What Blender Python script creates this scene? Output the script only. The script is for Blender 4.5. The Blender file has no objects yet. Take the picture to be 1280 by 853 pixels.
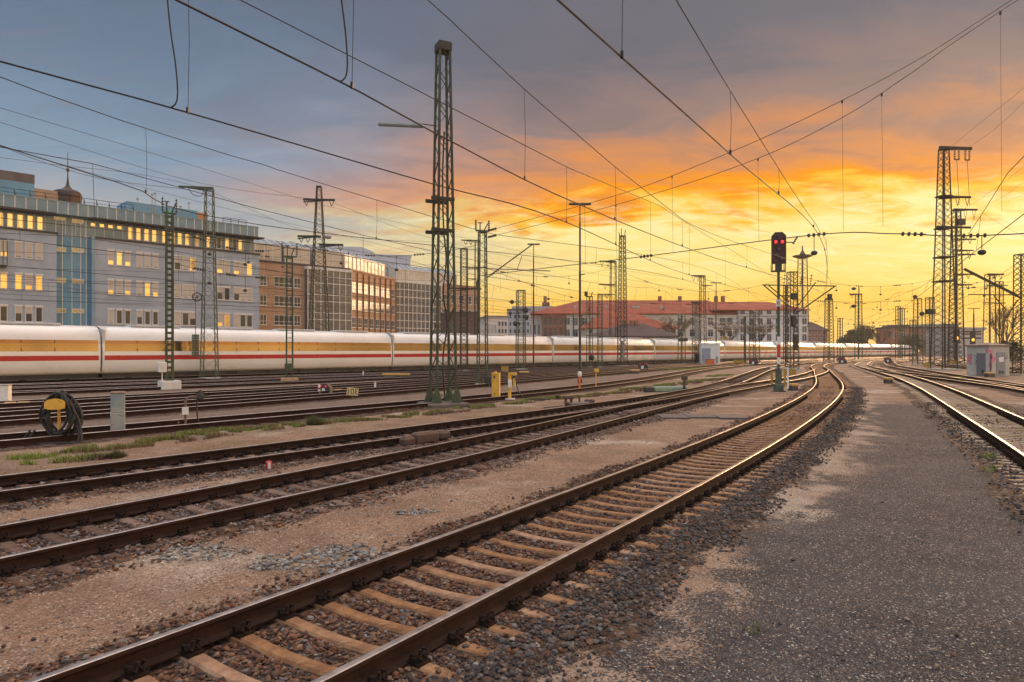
import bpy, math, random
import numpy as np
from mathutils import Vector, Matrix
random.seed(7); RNG = np.random.default_rng(7)
S = bpy.context.scene; COL = S.collection
R = math.radians
# ------------------------------------------------------------ camera, world, sun, exposure
CAMZ = 2.3
cam = bpy.data.objects.new('camera', bpy.data.cameras.new('camera')); COL.objects.link(cam)
cam.location = (0, 0, CAMZ); cam.rotation_euler = (R(90), 0, 0)
cam.data.sensor_width = 36; cam.data.lens = 24.0; cam.data.shift_y = 0.0086
cam.data.clip_start = 0.05; cam.data.clip_end = 8000
S.camera = cam
S.view_settings.view_transform = 'Standard'; S.view_settings.look = 'None'
S.view_settings.exposure = 0.12; S.view_settings.gamma = 1.0; S.view_settings.use_curve_mapping = False
SUN_AZ, SUN_EL = 40.0, 11.0
sd = bpy.data.lights.new('sun', 'SUN'); sd.energy = 3.2; sd.angle = R(24); sd.color = (1.0, 0.62, 0.34)
sun = bpy.data.objects.new('sun', sd); COL.objects.link(sun)
sun.rotation_euler = Vector((-math.sin(R(SUN_AZ))*math.cos(R(SUN_EL)), -math.cos(R(SUN_AZ))*math.cos(R(SUN_EL)), -math.sin(R(SUN_EL)))).to_track_quat('-Z', 'Y').to_euler()
W = bpy.data.worlds.new('World'); S.world = W; W.use_nodes = True


def lin(c):
    return tuple((v/255/12.92 if v/255 <= .04045 else ((v/255+.055)/1.055)**2.4) for v in c)


class NT:
    """small helper to wire shader nodes"""
    def __init__(s, tree): s.t = tree; s.n = tree.nodes; s.l = tree.links
    def node(s, typ, **kw):
        n = s.n.new(typ)
        for k, v in kw.items():
            if k.startswith('i_'):
                key = k[2:]
                key = int(key) if key.isdigit() else key.replace('_', ' ')
                s.put(n.inputs[key], v)
            else: setattr(n, k, v)
        return n
    def put(s, sock, v):
        if isinstance(v, bpy.types.NodeSocket): s.l.new(v, sock)
        else: sock.default_value = v
    def math(s, op, a, b=0.0, c=None):
        n = s.node('ShaderNodeMath', operation=op); s.put(n.inputs[0], a); s.put(n.inputs[1], b)
        if c is not None: s.put(n.inputs[2], c)
        return n.outputs[0]
    def mr(s, v, a, b, c=0.0, d=1.0, smooth=True):
        n = s.node('ShaderNodeMapRange'); n.interpolation_type = 'SMOOTHSTEP' if smooth else 'LINEAR'
        for i, x in enumerate((v, a, b, c, d)): s.put(n.inputs[i], x)
        return n.outputs[0]
    def mix(s, f, a, b, blend='MIX'):
        n = s.node('ShaderNodeMix', data_type='RGBA', blend_type=blend)
        s.put(n.inputs[0], f); s.put(n.inputs[6], a if isinstance(a, bpy.types.NodeSocket) else (*a[:3], 1)); s.put(n.inputs[7], b if isinstance(b, bpy.types.NodeSocket) else (*b[:3], 1))
        return n.outputs[2]
    def ramp(s, v, stops):
        n = s.node('ShaderNodeValToRGB'); e = n.color_ramp.elements
        while len(e) < len(stops): e.new(.5)
        for k, (p, c) in enumerate(stops): e[k].position = p; e[k].color = (*c[:3], 1)
        s.put(n.inputs[0], v); return n.outputs[0]
    def noise(s, vec, scale, detail=4, rough=.55, dist=0.0, out=0):
        n = s.node('ShaderNodeTexNoise'); s.put(n.inputs['Vector'], vec); s.put(n.inputs['Scale'], scale); s.put(n.inputs['Detail'], detail)
        s.put(n.inputs['Roughness'], rough); s.put(n.inputs['Distortion'], dist); return n.outputs[out]
    def voro(s, vec, scale, out='Distance', feature='F1', rnd=1.0):
        n = s.node('ShaderNodeTexVoronoi', feature=feature); s.put(n.inputs['Vector'], vec); s.put(n.inputs['Scale'], scale); s.put(n.inputs['Randomness'], rnd)
        return n.outputs[out]


def build_sky():
    k = NT(W.node_tree); k.n.clear()
    out = k.node('ShaderNodeOutputWorld'); bg = k.node('ShaderNodeBackground')
    k.l.new(bg.outputs[0], out.inputs[0])
    tc = k.node('ShaderNodeTexCoord').outputs['Generated']
    sep = k.node('ShaderNodeSeparateXYZ'); k.put(sep.inputs[0], tc); x, y, z = sep.outputs
    elev = k.math('MULTIPLY', k.math('ARCSINE', z), 57.2958)
    az = k.math('MULTIPLY', k.math('ARCTAN2', x, y), 57.2958)          # 0 ahead, + to the right
    # cloud coordinates: a layer of air seen in perspective (streaks lie flat near the horizon)
    den = k.math('ADD', k.math('MAXIMUM', z, 0.0), 0.16)
    cv = k.node('ShaderNodeCombineXYZ'); k.put(cv.inputs[0], k.math('DIVIDE', x, den)); k.put(cv.inputs[1], k.math('MULTIPLY', k.math('DIVIDE', y, den), 1.8)); cvo = cv.outputs[0]
    n1 = k.noise(cvo, 0.9, 5, .55, .6); n2 = k.noise(cvo, 2.3, 6, .6, .8); n3 = k.noise(cvo, 6.0, 6, .62, .5)
    wob = k.math('ADD', k.math('MULTIPLY', k.math('SUBTRACT', n1, .5), 8.0), k.math('MULTIPLY', k.math('SUBTRACT', n2, .5), 8.0))
    wob = k.math('MULTIPLY', wob, k.mr(elev, 0.5, 9.0, 0.15, 1.0))
    e2 = k.math('ADD', elev, wob)
    t = k.math('DIVIDE', e2, 60.0)
    st = lambda L: [(max(0.0, min(1.0, e/60)), lin(c)) for e, c in L]
    warm = k.ramp(t, st([(0, (246, 208, 138)), (3.5, (254, 203, 104)), (6, (255, 226, 140)), (9.5, (255, 234, 160)), (11, (255, 202, 92)), (12.3, (250, 160, 68)), (14.8, (212, 146, 102)),
                         (18, (150, 125, 118)), (23.5, (106, 105, 114)), (36, (108, 108, 118)), (60, (142, 134, 130))]))
    cool = k.ramp(t, st([(0, (220, 205, 176)), (5, (196, 186, 170)), (9, (166, 169, 174)), (14, (134, 154, 174)), (20, (111, 130, 152)), (27, (94, 109, 130)), (38, (104, 112, 126)), (60, (140, 136, 134))]))
    azw = k.math('ADD', az, k.math('MULTIPLY', k.math('SUBTRACT', n1, .5), 34.0))
    wl = k.mr(azw, -28.0, 9.0); wr = k.mr(azw, 160.0, 120.0)
    w = k.math('MULTIPLY', wl, wr)
    col = k.mix(w, cool, warm)
    # grey-violet cloud bodies, orange-lit underneath low down
    cm = k.math('MULTIPLY', k.mr(n2, .5, .68), k.mr(elev, 5.5, 10.0))
    cm = k.math('MULTIPLY', cm, k.mr(n1, .36, .6, .25, 1.0))
    ccol = k.ramp(k.math('DIVIDE', elev, 60.0), st([(0, (240, 150, 64)), (9, (240, 142, 58)), (13, (206, 130, 84)), (17, (134, 116, 112)), (24, (92, 95, 107)), (60, (128, 122, 122))]))
    ccool = k.ramp(k.math('DIVIDE', elev, 60.0), st([(0, (190, 170, 158)), (12, (150, 150, 158)), (22, (118, 125, 143)), (60, (128, 124, 126))]))
    col = k.mix(k.math('MULTIPLY', cm, .62), col, k.mix(w, ccool, ccol))
    # brilliant breaks low in the west
    gl = k.math('MULTIPLY', k.mr(n3, .44, .70), k.math('MULTIPLY', k.mr(elev, 4.5, 8.0), k.mr(elev, 13.5, 10.0)))
    gl = k.math('MULTIPLY', gl, k.math('MULTIPLY', w, .75))
    col = k.mix(gl, col, lin((255, 241, 190)))
    # the warm band round to the right, out of frame, burns stronger (sunset glow that gilds the windows)
    sunward = k.math('MULTIPLY', k.mr(az, 45.0, 80.0), k.mr(az, 165.0, 140.0))
    low = k.math('MULTIPLY', sunward, k.mr(elev, 18.0, 6.0))
    col = k.mix(k.math('MULTIPLY', low, .6), col, lin((255, 200, 124)))
    # added gain: unseen sky overhead and behind boosted to light the yard
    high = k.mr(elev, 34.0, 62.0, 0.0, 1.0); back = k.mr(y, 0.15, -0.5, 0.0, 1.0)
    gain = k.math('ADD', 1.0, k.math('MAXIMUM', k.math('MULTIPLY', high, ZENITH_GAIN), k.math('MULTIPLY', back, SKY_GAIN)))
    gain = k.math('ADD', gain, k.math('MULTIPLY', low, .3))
    sky = k.node('ShaderNodeTexSky', sky_type='NISHITA', sun_disc=False); sky.sun_elevation = R(SUN_EL); sky.sun_rotation = R(SUN_AZ)
    sky.air_density = 1.0; sky.dust_density = 2.0
    nis = k.node('ShaderNodeMix', data_type='RGBA', blend_type='MULTIPLY'); k.put(nis.inputs[0], 1.0); k.put(nis.inputs[6], sky.outputs[0]); nis.inputs[7].default_value = (.05, .05, .05, 1)
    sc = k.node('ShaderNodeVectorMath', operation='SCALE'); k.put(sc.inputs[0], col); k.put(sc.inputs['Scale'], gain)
    mixn = k.mix(.05, sc.outputs[0], nis.outputs[2])
    hs = k.node('ShaderNodeHueSaturation'); hs.inputs['Saturation'].default_value = 1.1; k.put(hs.inputs['Color'], mixn); k.put(bg.inputs[0], hs.outputs[0]); bg.inputs[1].default_value = 1.0


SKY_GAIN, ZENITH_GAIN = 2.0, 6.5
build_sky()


# ------------------------------------------------------------ measured geometry helpers
FPX, HY = 853.0, 437.5
def G(px, py, z=0.0):                       # ground point seen at a photo pixel
    Y = FPX*(CAMZ-z)/(py-HY); return ((px-640)/FPX*Y, Y)
def XY(px, Y): return ((px-640)/FPX*Y, Y)
def ZZ(py, Y): return CAMZ+(HY-py)*Y/FPX
def PZ(px, py, z):                          # point of known height seen at a photo pixel
    Y = FPX*(z-CAMZ)/(HY-py); return Vector(((px-640)/FPX*Y, Y, z))


# ------------------------------------------------------------ object helpers
def tag(o, label=None, cat=None, group=None, kind=None):
    if label: o['label'] = label
    if cat: o['category'] = cat
    if group: o['group'] = group
    if kind: o['kind'] = kind
    return o
def thing(name, label, cat, loc=(0, 0, 0), rz=0.0, group=None):
    o = bpy.data.objects.new(name, None); COL.objects.link(o); o.location = loc; o.rotation_euler = (0, 0, rz); o.empty_display_size = .2
    return tag(o, label, cat, group)
def kids(o): return [c for c in ALLP.get(o.name, [])]
ALLP = {}
def link(o, parent=None):
    COL.objects.link(o)
    if parent is not None:
        o.parent = parent; ALLP.setdefault(parent.name, []).append(o)
    return o
def dup(o, parent=None, loc=None, rz=None):
    c = o.copy(); link(c, parent)
    if loc is not None: c.location = loc
    if rz is not None: c.rotation_euler = (0, 0, rz)
    for ch in ALLP.get(o.name, []): dup(ch, c)
    return c
def frame(t):
    t = t.normalized(); up = Vector((0, 0, 1))
    if abs(t.z) > .98: up = Vector((0, 1, 0))
    a = t.cross(up).normalized(); return a, a.cross(t).normalized()


class MB:
    def __init__(s): s.v = []; s.f = []; s.m = []; s.mi = 0
    def _add(s, vs, fs):
        b = len(s.v); s.v += [tuple(p) for p in vs]; s.f += [tuple(i+b for i in f) for f in fs]; s.m += [s.mi]*len(fs)
    def box(s, cx, cy, cz, sx, sy, sz, rz=0.0, taper=1.0):
        c, n = math.cos(rz), math.sin(rz); vs = []
        for dz in (-1, 1):
            t = taper if dz > 0 else 1
            for dx, dy in ((-1, -1), (1, -1), (1, 1), (-1, 1)):
                x, y = dx*sx/2*t, dy*sy/2*t; vs.append((cx+x*c-y*n, cy+x*n+y*c, cz+dz*sz/2))
        s._add(vs, [(3, 2, 1, 0), (4, 5, 6, 7), (0, 1, 5, 4), (1, 2, 6, 5), (2, 3, 7, 6), (3, 0, 4, 7)])
    def b0(s, x0, x1, y0, y1, z0, z1): s.box((x0+x1)/2, (y0+y1)/2, (z0+z1)/2, x1-x0, y1-y0, z1-z0)
    def bev(s, cx, cy, cz, sx, sy, sz, b=.02):      # box with chamfered edges round all sides
        vs = []; X, Y, Z = sx/2, sy/2, sz/2
        rings = [(-Z, b), (-Z+b, 0), (Z-b, 0), (Z, b)]
        for z, i in rings:
            x, y = X-i, Y-i
            for a, c in ((-x+b, -y), (x-b, -y), (x, -y+b), (x, y-b), (x-b, y), (-x+b, y), (-x, y-b), (-x, -y+b)): vs.append((cx+a, cy+c, cz+z))
        fs = [tuple(range(7, -1, -1)), tuple(range(24, 32))]
        for r in range(3):
            for i in range(8): j = (i+1) % 8; fs.append((r*8+i, r*8+j, r*8+8+j, r*8+8+i))
        s._add(vs, fs)
    def bar(s, p, q, w, h=None):
        p, q = Vector(p), Vector(q); h = h or w
        if (q-p).length < 1e-6: return
        a, b = frame(q-p); vs = []
        for o in (p, q):
            for i, j in ((-1, -1), (1, -1), (1, 1), (-1, 1)): vs.append(o+a*(i*w/2)+b*(j*h/2))
        s._add(vs, [(3, 2, 1, 0), (4, 5, 6, 7), (0, 1, 5, 4), (1, 2, 6, 5), (2, 3, 7, 6), (3, 0, 4, 7)])
    def tube(s, pts, r, n=6, cap=True, r2=None):
        pts = [Vector(p) for p in pts]; N = len(pts); vs = []; fs = []
        for i, p in enumerate(pts):
            t = pts[min(i+1, N-1)]-pts[max(i-1, 0)]; a, b = frame(t)
            rr = r if r2 is None else r+(r2-r)*i/(N-1)
            for k in range(n):
                an = 2*math.pi*k/n; vs.append(p+a*(rr*math.cos(an))+b*(rr*math.sin(an)))
        for i in range(N-1):
            for k in range(n): j = (k+1) % n; fs.append((i*n+k, i*n+j, i*n+n+j, i*n+n+k))
        if cap: fs += [tuple(range(n-1, -1, -1)), tuple(range((N-1)*n, N*n))]
        s._add(vs, fs)
    def lathe(s, prof, cx=0, cy=0, n=12, z0=0):
        vs = []; fs = []
        for r, z in prof:
            for k in range(n): a = 2*math.pi*k/n; vs.append((cx+r*math.cos(a), cy+r*math.sin(a), z0+z))
        for i in range(len(prof)-1):
            for k in range(n): j = (k+1) % n; fs.append((i*n+k, i*n+j, i*n+n+j, i*n+n+k))
        fs += [tuple(range(n-1, -1, -1)), tuple(range((len(prof)-1)*n, len(prof)*n))]
        s._add(vs, fs)
    def prism(s, poly, y0, y1):                     # polygon in local x,z pushed along y
        n = len(poly); vs = [(x, y0, z) for x, z in poly]+[(x, y1, z) for x, z in poly]
        s._add(vs, [tuple(range(n)), tuple(range(2*n-1, n-1, -1))]+[(i, n+i, n+(i+1) % n, (i+1) % n) for i in range(n)])
    def ball(s, c, r, n=8, sz=1.0):
        prof = [(max(.001, math.sin(math.pi*i/n))*r, -math.cos(math.pi*i/n)*r*sz) for i in range(n+1)]
        s.lathe(prof, c[0], c[1], n+2, c[2])
    def quad(s, a, b, c, d): s._add([a, b, c, d], [(0, 1, 2, 3)])
    def build(s, name, mats, parent=None, loc=None, rz=None, smooth=False):
        me = bpy.data.meshes.new(name); me.from_pydata(s.v, [], s.f)
        for m in (mats if isinstance(mats, (list, tuple)) else [mats]): me.materials.append(m)
        if any(s.m): me.polygons.foreach_set('material_index', s.m)
        if smooth: me.polygons.foreach_set('use_smooth', [True]*len(s.f))
        me.update()
        o = bpy.data.objects.new(name, me); link(o, parent)
        if loc is not None: o.location = loc
        if rz is not None: o.rotation_euler = (0, 0, rz)
        return o


def smooth_path(pts, step=1.0):
    """Catmull-Rom through points"""
    P = [Vector(p) for p in pts]; out = []
    P = [P[0]*2-P[1]]+P+[P[-1]*2-P[-2]]
    for i in range(1, len(P)-2):
        a, b, c, d = P[i-1:i+3]; n = max(2, int((c-b).length/step))
        for k in range(n):
            t = k/n; out.append(.5*((2*b)+(c-a)*t+(2*a-5*b+4*c-d)*t*t+(3*b-a-3*c+d)*t**3))
    out.append(P[-2]); return out


# ------------------------------------------------------------ materials
MATS = {}
def mat(name, c1, c2=None, scale=3.0, rough=.75, metal=0.0, bump=0.0, bscale=30.0, spec=.5, c3=None, emit=None, estr=0.0, coat=0.0, stretch=None, thr=(.38, .62), vary=0.0):
    if name in MATS: return MATS[name]
    m = bpy.data.materials.new(name); m.use_nodes = True; k = NT(m.node_tree); p = k.n['Principled BSDF']; MATS[name] = m
    co = k.node('ShaderNodeTexCoord').outputs['Object']
    if stretch:
        mp = k.node('ShaderNodeMapping'); k.put(mp.inputs[0], co); mp.inputs['Scale'].default_value = stretch; co = mp.outputs[0]
    if c2 is None: c2 = tuple(v*.8 for v in c1)
    f = k.mr(k.noise(co, scale, 6, .65), thr[0], thr[1])
    c = k.mix(f, c1, c2)
    if c3 is not None: c = k.mix(k.mr(k.noise(co, scale*2.7, 5, .7), .56, .68), c, c3)
    if vary:
        rn = k.node('ShaderNodeObjectInfo').outputs['Random']; hs = k.node('ShaderNodeHueSaturation'); k.put(hs.inputs['Color'], c); k.put(hs.inputs['Value'], k.mr(rn, 0, 1, 1-vary, 1+vary*.6, False)); k.put(hs.inputs['Saturation'], k.mr(rn, 0, 1, 1.15, .9, False)); c = hs.outputs[0]
    k.put(p.inputs['Base Color'], c)
    k.put(p.inputs['Roughness'], k.mr(k.noise(co, scale*1.7, 4), .3, .7, max(.02, rough-.08), min(1, rough+.1)))
    p.inputs['Metallic'].default_value = metal; p.inputs['Specular IOR Level'].default_value = spec
    p.inputs['Coat Weight'].default_value = coat
    if bump:
        b = k.node('ShaderNodeBump'); b.inputs['Strength'].default_value = bump; b.inputs['Distance'].default_value = .02
        k.put(b.inputs['Height'], k.noise(co, bscale, 5, .7)); k.put(p.inputs['Normal'], b.outputs[0])
    if emit: p.inputs['Emission Color'].default_value = (*emit, 1); p.inputs['Emission Strength'].default_value = estr
    return m

def brick_mat(name, c1, c2, mortar, sx=.25, sz=.075, ms=.008):
    if name in MATS: return MATS[name]
    m = bpy.data.materials.new(name); m.use_nodes = True; k = NT(m.node_tree); p = k.n['Principled BSDF']; MATS[name] = m
    co = k.node('ShaderNodeTexCoord').outputs['Object']; s = k.node('ShaderNodeSeparateXYZ'); k.put(s.inputs[0], co)
    cb = k.node('ShaderNodeCombineXYZ'); k.put(cb.inputs[0], k.math('ADD', s.outputs[0], s.outputs[1])); k.put(cb.inputs[1], s.outputs[2])
    b = k.node('ShaderNodeTexBrick'); k.put(b.inputs['Vector'], cb.outputs[0]); b.inputs['Scale'].default_value = 1.0
    b.inputs['Brick Width'].default_value = sx; b.inputs['Row Height'].default_value = sz; b.inputs['Mortar Size'].default_value = ms
    b.inputs['Color1'].default_value = (*c1, 1); b.inputs['Color2'].default_value = (*c2, 1); b.inputs['Mortar'].default_value = (*mortar, 1)
    c = k.mix(k.mr(k.noise(co, .5, 5), .35, .7, 0, .45), b.outputs[0], tuple(v*.6 for v in c1)); k.put(p.inputs['Base Color'], c); p.inputs['Roughness'].default_value = .9
    return m

def tile_mat(name, c1, c2, c3):
    if name in MATS: return MATS[name]
    m = bpy.data.materials.new(name); m.use_nodes = True; k = NT(m.node_tree); p = k.n['Principled BSDF']; MATS[name] = m
    co = k.node('ShaderNodeTexCoord').outputs['Object']
    c = k.mix(k.mr(k.noise(co, .35, 5), .35, .65), c1, c2); c = k.mix(k.mr(k.noise(co, 3.5, 5, .7), .5, .72), c, c3)
    wv = k.node('ShaderNodeTexWave'); wv.bands_direction = 'Z'; k.put(wv.inputs[0], co); wv.inputs['Scale'].default_value = 2.2; wv.inputs['Distortion'].default_value = .6
    c = k.mix(k.mr(wv.outputs['Fac'], .0, .35, .35, 0), c, tuple(v*.5 for v in c2)); k.put(p.inputs['Base Color'], c); p.inputs['Roughness'].default_value = .8
    return m

STEEL = mat('polished_rail_steel', (.5, .43, .39), (.36, .3, .27), 5, .4, .85)
RAILRUST = mat('rail_rust', (.028, .0155, .012), (.042, .021, .015), 6, .9, 0, .25, 60, .15, c3=(.018, .013, .012))
SLEEPER = mat('rusty_concrete_sleeper', (.36, .2, .105), (.22, .11, .058), 5, .92, 0, .6, 45, c3=(.36, .25, .15), vary=.18)
SLEEPER2 = mat('dull_brown_sleeper', (.19, .115, .08), (.1, .06, .045), 4, .92, 0, .6, 45, c3=(.28, .2, .14), vary=.45)
SLEEPER3 = mat('pale_sleeper', (.4, .3, .2), (.28, .19, .12), 4, .92, 0, .6, 45, c3=(.5, .41, .3), vary=.3)
CLIP = mat('rusty_iron', (.014, .01, .009), (.028, .016, .012), 20, .9, 0, .3, 80, .15)
GREEN = mat('green_mast_paint', (.06, .088, .05), (.042, .062, .038), 2, .6, .0, .1, 30, c3=(.1, .07, .04))
DARKGREEN = mat('dark_mast_paint', (.03, .034, .025), (.04, .038, .028), 2, .65, .0, .1, 30, c3=(.08, .05, .03))
RUSTMAST = mat('browned_mast_steel', (.05, .034, .022), (.036, .03, .02), 2, .7, 0, .1, 30, c3=(.1, .055, .03))
IRON = mat('dark_iron', (.03, .03, .03), (.045, .04, .036), 5, .6)
WIRE = mat('wire_bronze', (.028, .026, .025), (.04, .035, .03), 2, .55, .3)
CONC = mat('weathered_concrete', (.42, .39, .34), (.3, .28, .24), 4, .9, 0, .4, 40, c3=(.22, .2, .16))
WHITEP = mat('white_paint', (.72, .71, .68), (.62, .6, .57), 3, .5)
YELLOW = mat('yellow_paint', (.72, .42, .05), (.62, .34, .04), 4, .55, c3=(.5, .27, .05))
BLACKR = mat('black_rubber', (.012, .012, .013), (.02, .019, .019), 8, .6)
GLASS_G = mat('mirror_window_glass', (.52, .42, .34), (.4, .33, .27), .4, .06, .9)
GLASS_D = mat('dark_window_glass', (.035, .042, .06), (.055, .06, .075), .6, .05, .0, spec=.3)
GLASS_M = mat('tinted_window_glass', (.16, .17, .2), (.11, .12, .15), .6, .06, .75)
BLIND = mat('pale_window_blind', (.62, .53, .42), (.48, .42, .35), 2, .8, stretch=(1, 1, 12))
PVC = mat('white_window_frame', (.7, .69, .68), (.62, .6, .58), 2, .5)
LILAC = mat('lilac_grey_render', (.4, .45, .52), (.32, .37, .44), .35, .9, 0, .15, 30, c3=(.35, .39, .45))
BLUEP = mat('blue_metal_panel', (.12, .29, .43), (.1, .24, .37), .4, .45, .05, c3=(.16, .32, .44))
SILVER = mat('grey_metal_cladding', (.24, .33, .38), (.2, .28, .33), .6, .5, .05)
TRIMD = mat('dark_roof_edge', (.05, .048, .05), (.07, .06, .06), 2, .6)
BRICK = brick_mat('brown_orange_brick', (.5, .31, .19), (.42, .25, .15), (.38, .31, .25))
BRICKR = brick_mat('red_sandstone', (.3, .13, .08), (.24, .1, .06), (.26, .18, .14), .6, .3)
CREAM = mat('cream_render', (.62, .57, .49), (.53, .48, .42), .3, .9, 0, .1, 20, c3=(.46, .41, .36))
WHITER = mat('white_render', (.66, .64, .62), (.58, .56, .55), .3, .85, 0, .1, 20)
TILE = tile_mat('red_roof_tiles', (.36, .078, .036), (.25, .055, .028), (.42, .12, .055))
TILED = tile_mat('dark_roof_tiles', (.1, .06, .055), (.075, .05, .05), (.13, .08, .065))
COPPER = mat('dark_copper_sheet', (.05, .035, .03), (.08, .045, .03), 1.5, .5, .4)
RED = mat('red_paint', (.5, .02, .025), (.42, .018, .02), 2, .4)
ORANGE = mat('orange_paint', (.62, .16, .04), (.5, .12, .03), 2, .6)
TRAINW = mat('train_white_paint', (.82, .8, .77), (.78, .76, .73), .3, .28, 0, coat=.3)
TRAINR = mat('train_red_stripe', (.5, .012, .03), (.46, .012, .028), .3, .3, 0, coat=.3)
TRAING = mat('train_window_glass', (.36, .27, .2), (.22, .17, .13), .07, .1, .85, stretch=(.5, 1, .1))
TRAIND = mat('train_underframe_grey', (.03, .03, .032), (.045, .042, .042), 1, .6)
RUSTY = mat('rusty_cast_steel', (.13, .075, .05), (.09, .055, .045), 8, .85, 0, .3, 40, c3=(.07, .06, .06))
REDLAMP = mat('red_signal_lens', (.6, .01, .02), (.5, .01, .02), 5, .2, emit=(1, .03, .04), estr=2.2)
DIMRED = mat('dim_red_lens', (.4, .02, .03), (.35, .015, .02), 5, .3, emit=(1, .04, .08), estr=.35)
ORLAMP = mat('amber_signal_lens', (.7, .3, .02), (.6, .25, .02), 5, .2, emit=(1, .4, .05), estr=2)
BARK = mat('bare_twig_bark', (.07, .045, .045), (.05, .035, .035), 5, .9)
LEAFD = mat('dark_evergreen_leaf', (.045, .05, .028), (.07, .06, .035), 2, .8)
LEAFY = mat('yellow_shrub_leaf', (.4, .29, .04), (.3, .22, .04), 2, .8)


def stripe_mat(name, a, b, width, axis=(1, 0, 1)):
    m = bpy.data.materials.new(name); m.use_nodes = True; k = NT(m.node_tree); p = k.n['Principled BSDF']
    s = k.node('ShaderNodeSeparateXYZ'); k.put(s.inputs[0], k.node('ShaderNodeTexCoord').outputs['Object'])
    t = k.math('ADD', k.math('MULTIPLY', s.outputs[0], axis[0]), k.math('MULTIPLY', s.outputs[2], axis[2]))
    f = k.math('GREATER_THAN', k.math('FRACT', k.math('DIVIDE', t, width)), .5)
    k.put(p.inputs['Base Color'], k.mix(f, a, b)); p.inputs['Roughness'].default_value = .6
    return m
HAZARD = stripe_mat('yellow_black_stripes', (.7, .42, .04), (.02, .02, .02), .17)
HAZARD_S = stripe_mat('yellow_black_fine_stripes', (.7, .42, .04), (.02, .02, .02), .12)

# ------------------------------------------------------------ track layout: (along, across) in a frame turned 36.87 degrees
D_ = np.array([.6, .8]); N_ = np.array([.8, -.6])
TRK = {
 'A': [(-8, -3.9), (2, -4.25), (4, -4.42), (8.9, -4.68), (12.9, -4.97), (20, -5.65), (31.7, -7.14), (42, -8.86), (51.1, -10.85), (62, -13.5), (75.9, -16.75), (84.3, -18.9), (93, -21.2), (111, -24.6), (131, -26.2), (155, -26.5), (232, -24)],
 'B': [(-9, -8.6), (2.5, -9.03), (7, -9.25), (11, -9.6), (20, -10.9), (31, -12.45), (40, -13.0), (57, -14.0), (72, -16.1), (79, -17.55)],
 'C': [(-9, -13.5), (3.7, -12.97), (10, -12.78), (15, -12.75), (23.5, -12.85), (31, -13.2), (38, -14.1), (48, -16.2), (58.7, -18.7), (72, -21.8), (85, -24.5), (113, -28.7), (160, -31), (230, -29)],
 'D': [(-9, -20.0), (6, -19.8), (23, -19.6), (33, -20.15), (47.6, -22.6), (60, -25.6), (72.7, -28.6), (95, -32), (130, -34), (220, -32)],
 'E': [(-9, -24.2), (0, -24.6), (18, -25.9), (30, -27.1), (56, -31), (87, -35.2), (122, -38), (220, -36)],
 'E2': [(-9, -28.3), (5, -28.6), (20, -29.4), (40, -31.5), (70, -35), (110, -38.6)],
 'F': [(-9, -33), (9.9, -33.1), (22.7, -33.3), (42, -35), (74, -38), (109, -40.6), (140, -41.2), (220, -37)],
 'P3': [(-9, -41.9), (0, -41.6), (40, -39), (70, -39.4), (110, -41.2)],
 'P2': [(-9, -46.6), (0, -46.2), (60, -42.2), (100, -41.3), (140, -41.4)],
 'P1': [(-9, -51.4), (0, -50.8), (240, -32.8)],
 'T': [(-9, -56.07), (300, -32.9)],
 'G': [(-6, 4.2), (5, 2.55), (17.5, .75), (25.7, -.72), (29, -1.25), (44, -3.85), (60, -7.1), (80, -12), (106, -18.4), (142, -23.5), (220, -22)],
 'X': [(30, 3.9), (48, .2), (62, -5), (78, -11.0), (95, -16)],
 'H': [(6, 7.4), (20, 5.5), (40, 2.2), (48, .6), (58, -2.2), (84, -9.0), (104, -14), (135, -19), (220, -18)],
 'I': [(30, 13), (52, 8.4), (65, 5.2), (84, -.4), (104, -6.5), (135, -13.2), (220, -14)],
 'J': [(30, 18), (50, 14), (73, 8), (100, -1), (130, -9), (220, -10)],
}
TS = {}
for kname, pts in TRK.items():
    a = np.array(pts, float); s = np.arange(a[0, 0], a[-1, 0], .5); l = np.interp(s, a[:, 0], a[:, 1])
    for win in (13, 19, 13):
        ker = np.ones(win)/win; pad = win//2
        lp = np.concatenate([l[0]+(l[0]-l[pad:0:-1]), l, l[-1]+(l[-1]-l[-2:-pad-2:-1])]); l = np.convolve(lp, ker, 'valid')
    TS[kname] = (s, l)
def tpos(k, s, off=0.0):
    ss, ll = TS[k]; l = np.interp(s, ss, ll); dl = (np.interp(s+.5, ss, ll)-np.interp(s-.5, ss, ll))
    t = D_*1.0+N_*dl; t = t/np.hypot(*t); nn = np.array([t[1], -t[0]])
    p = D_*s+N_*l+nn*off
    return p, t

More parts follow.
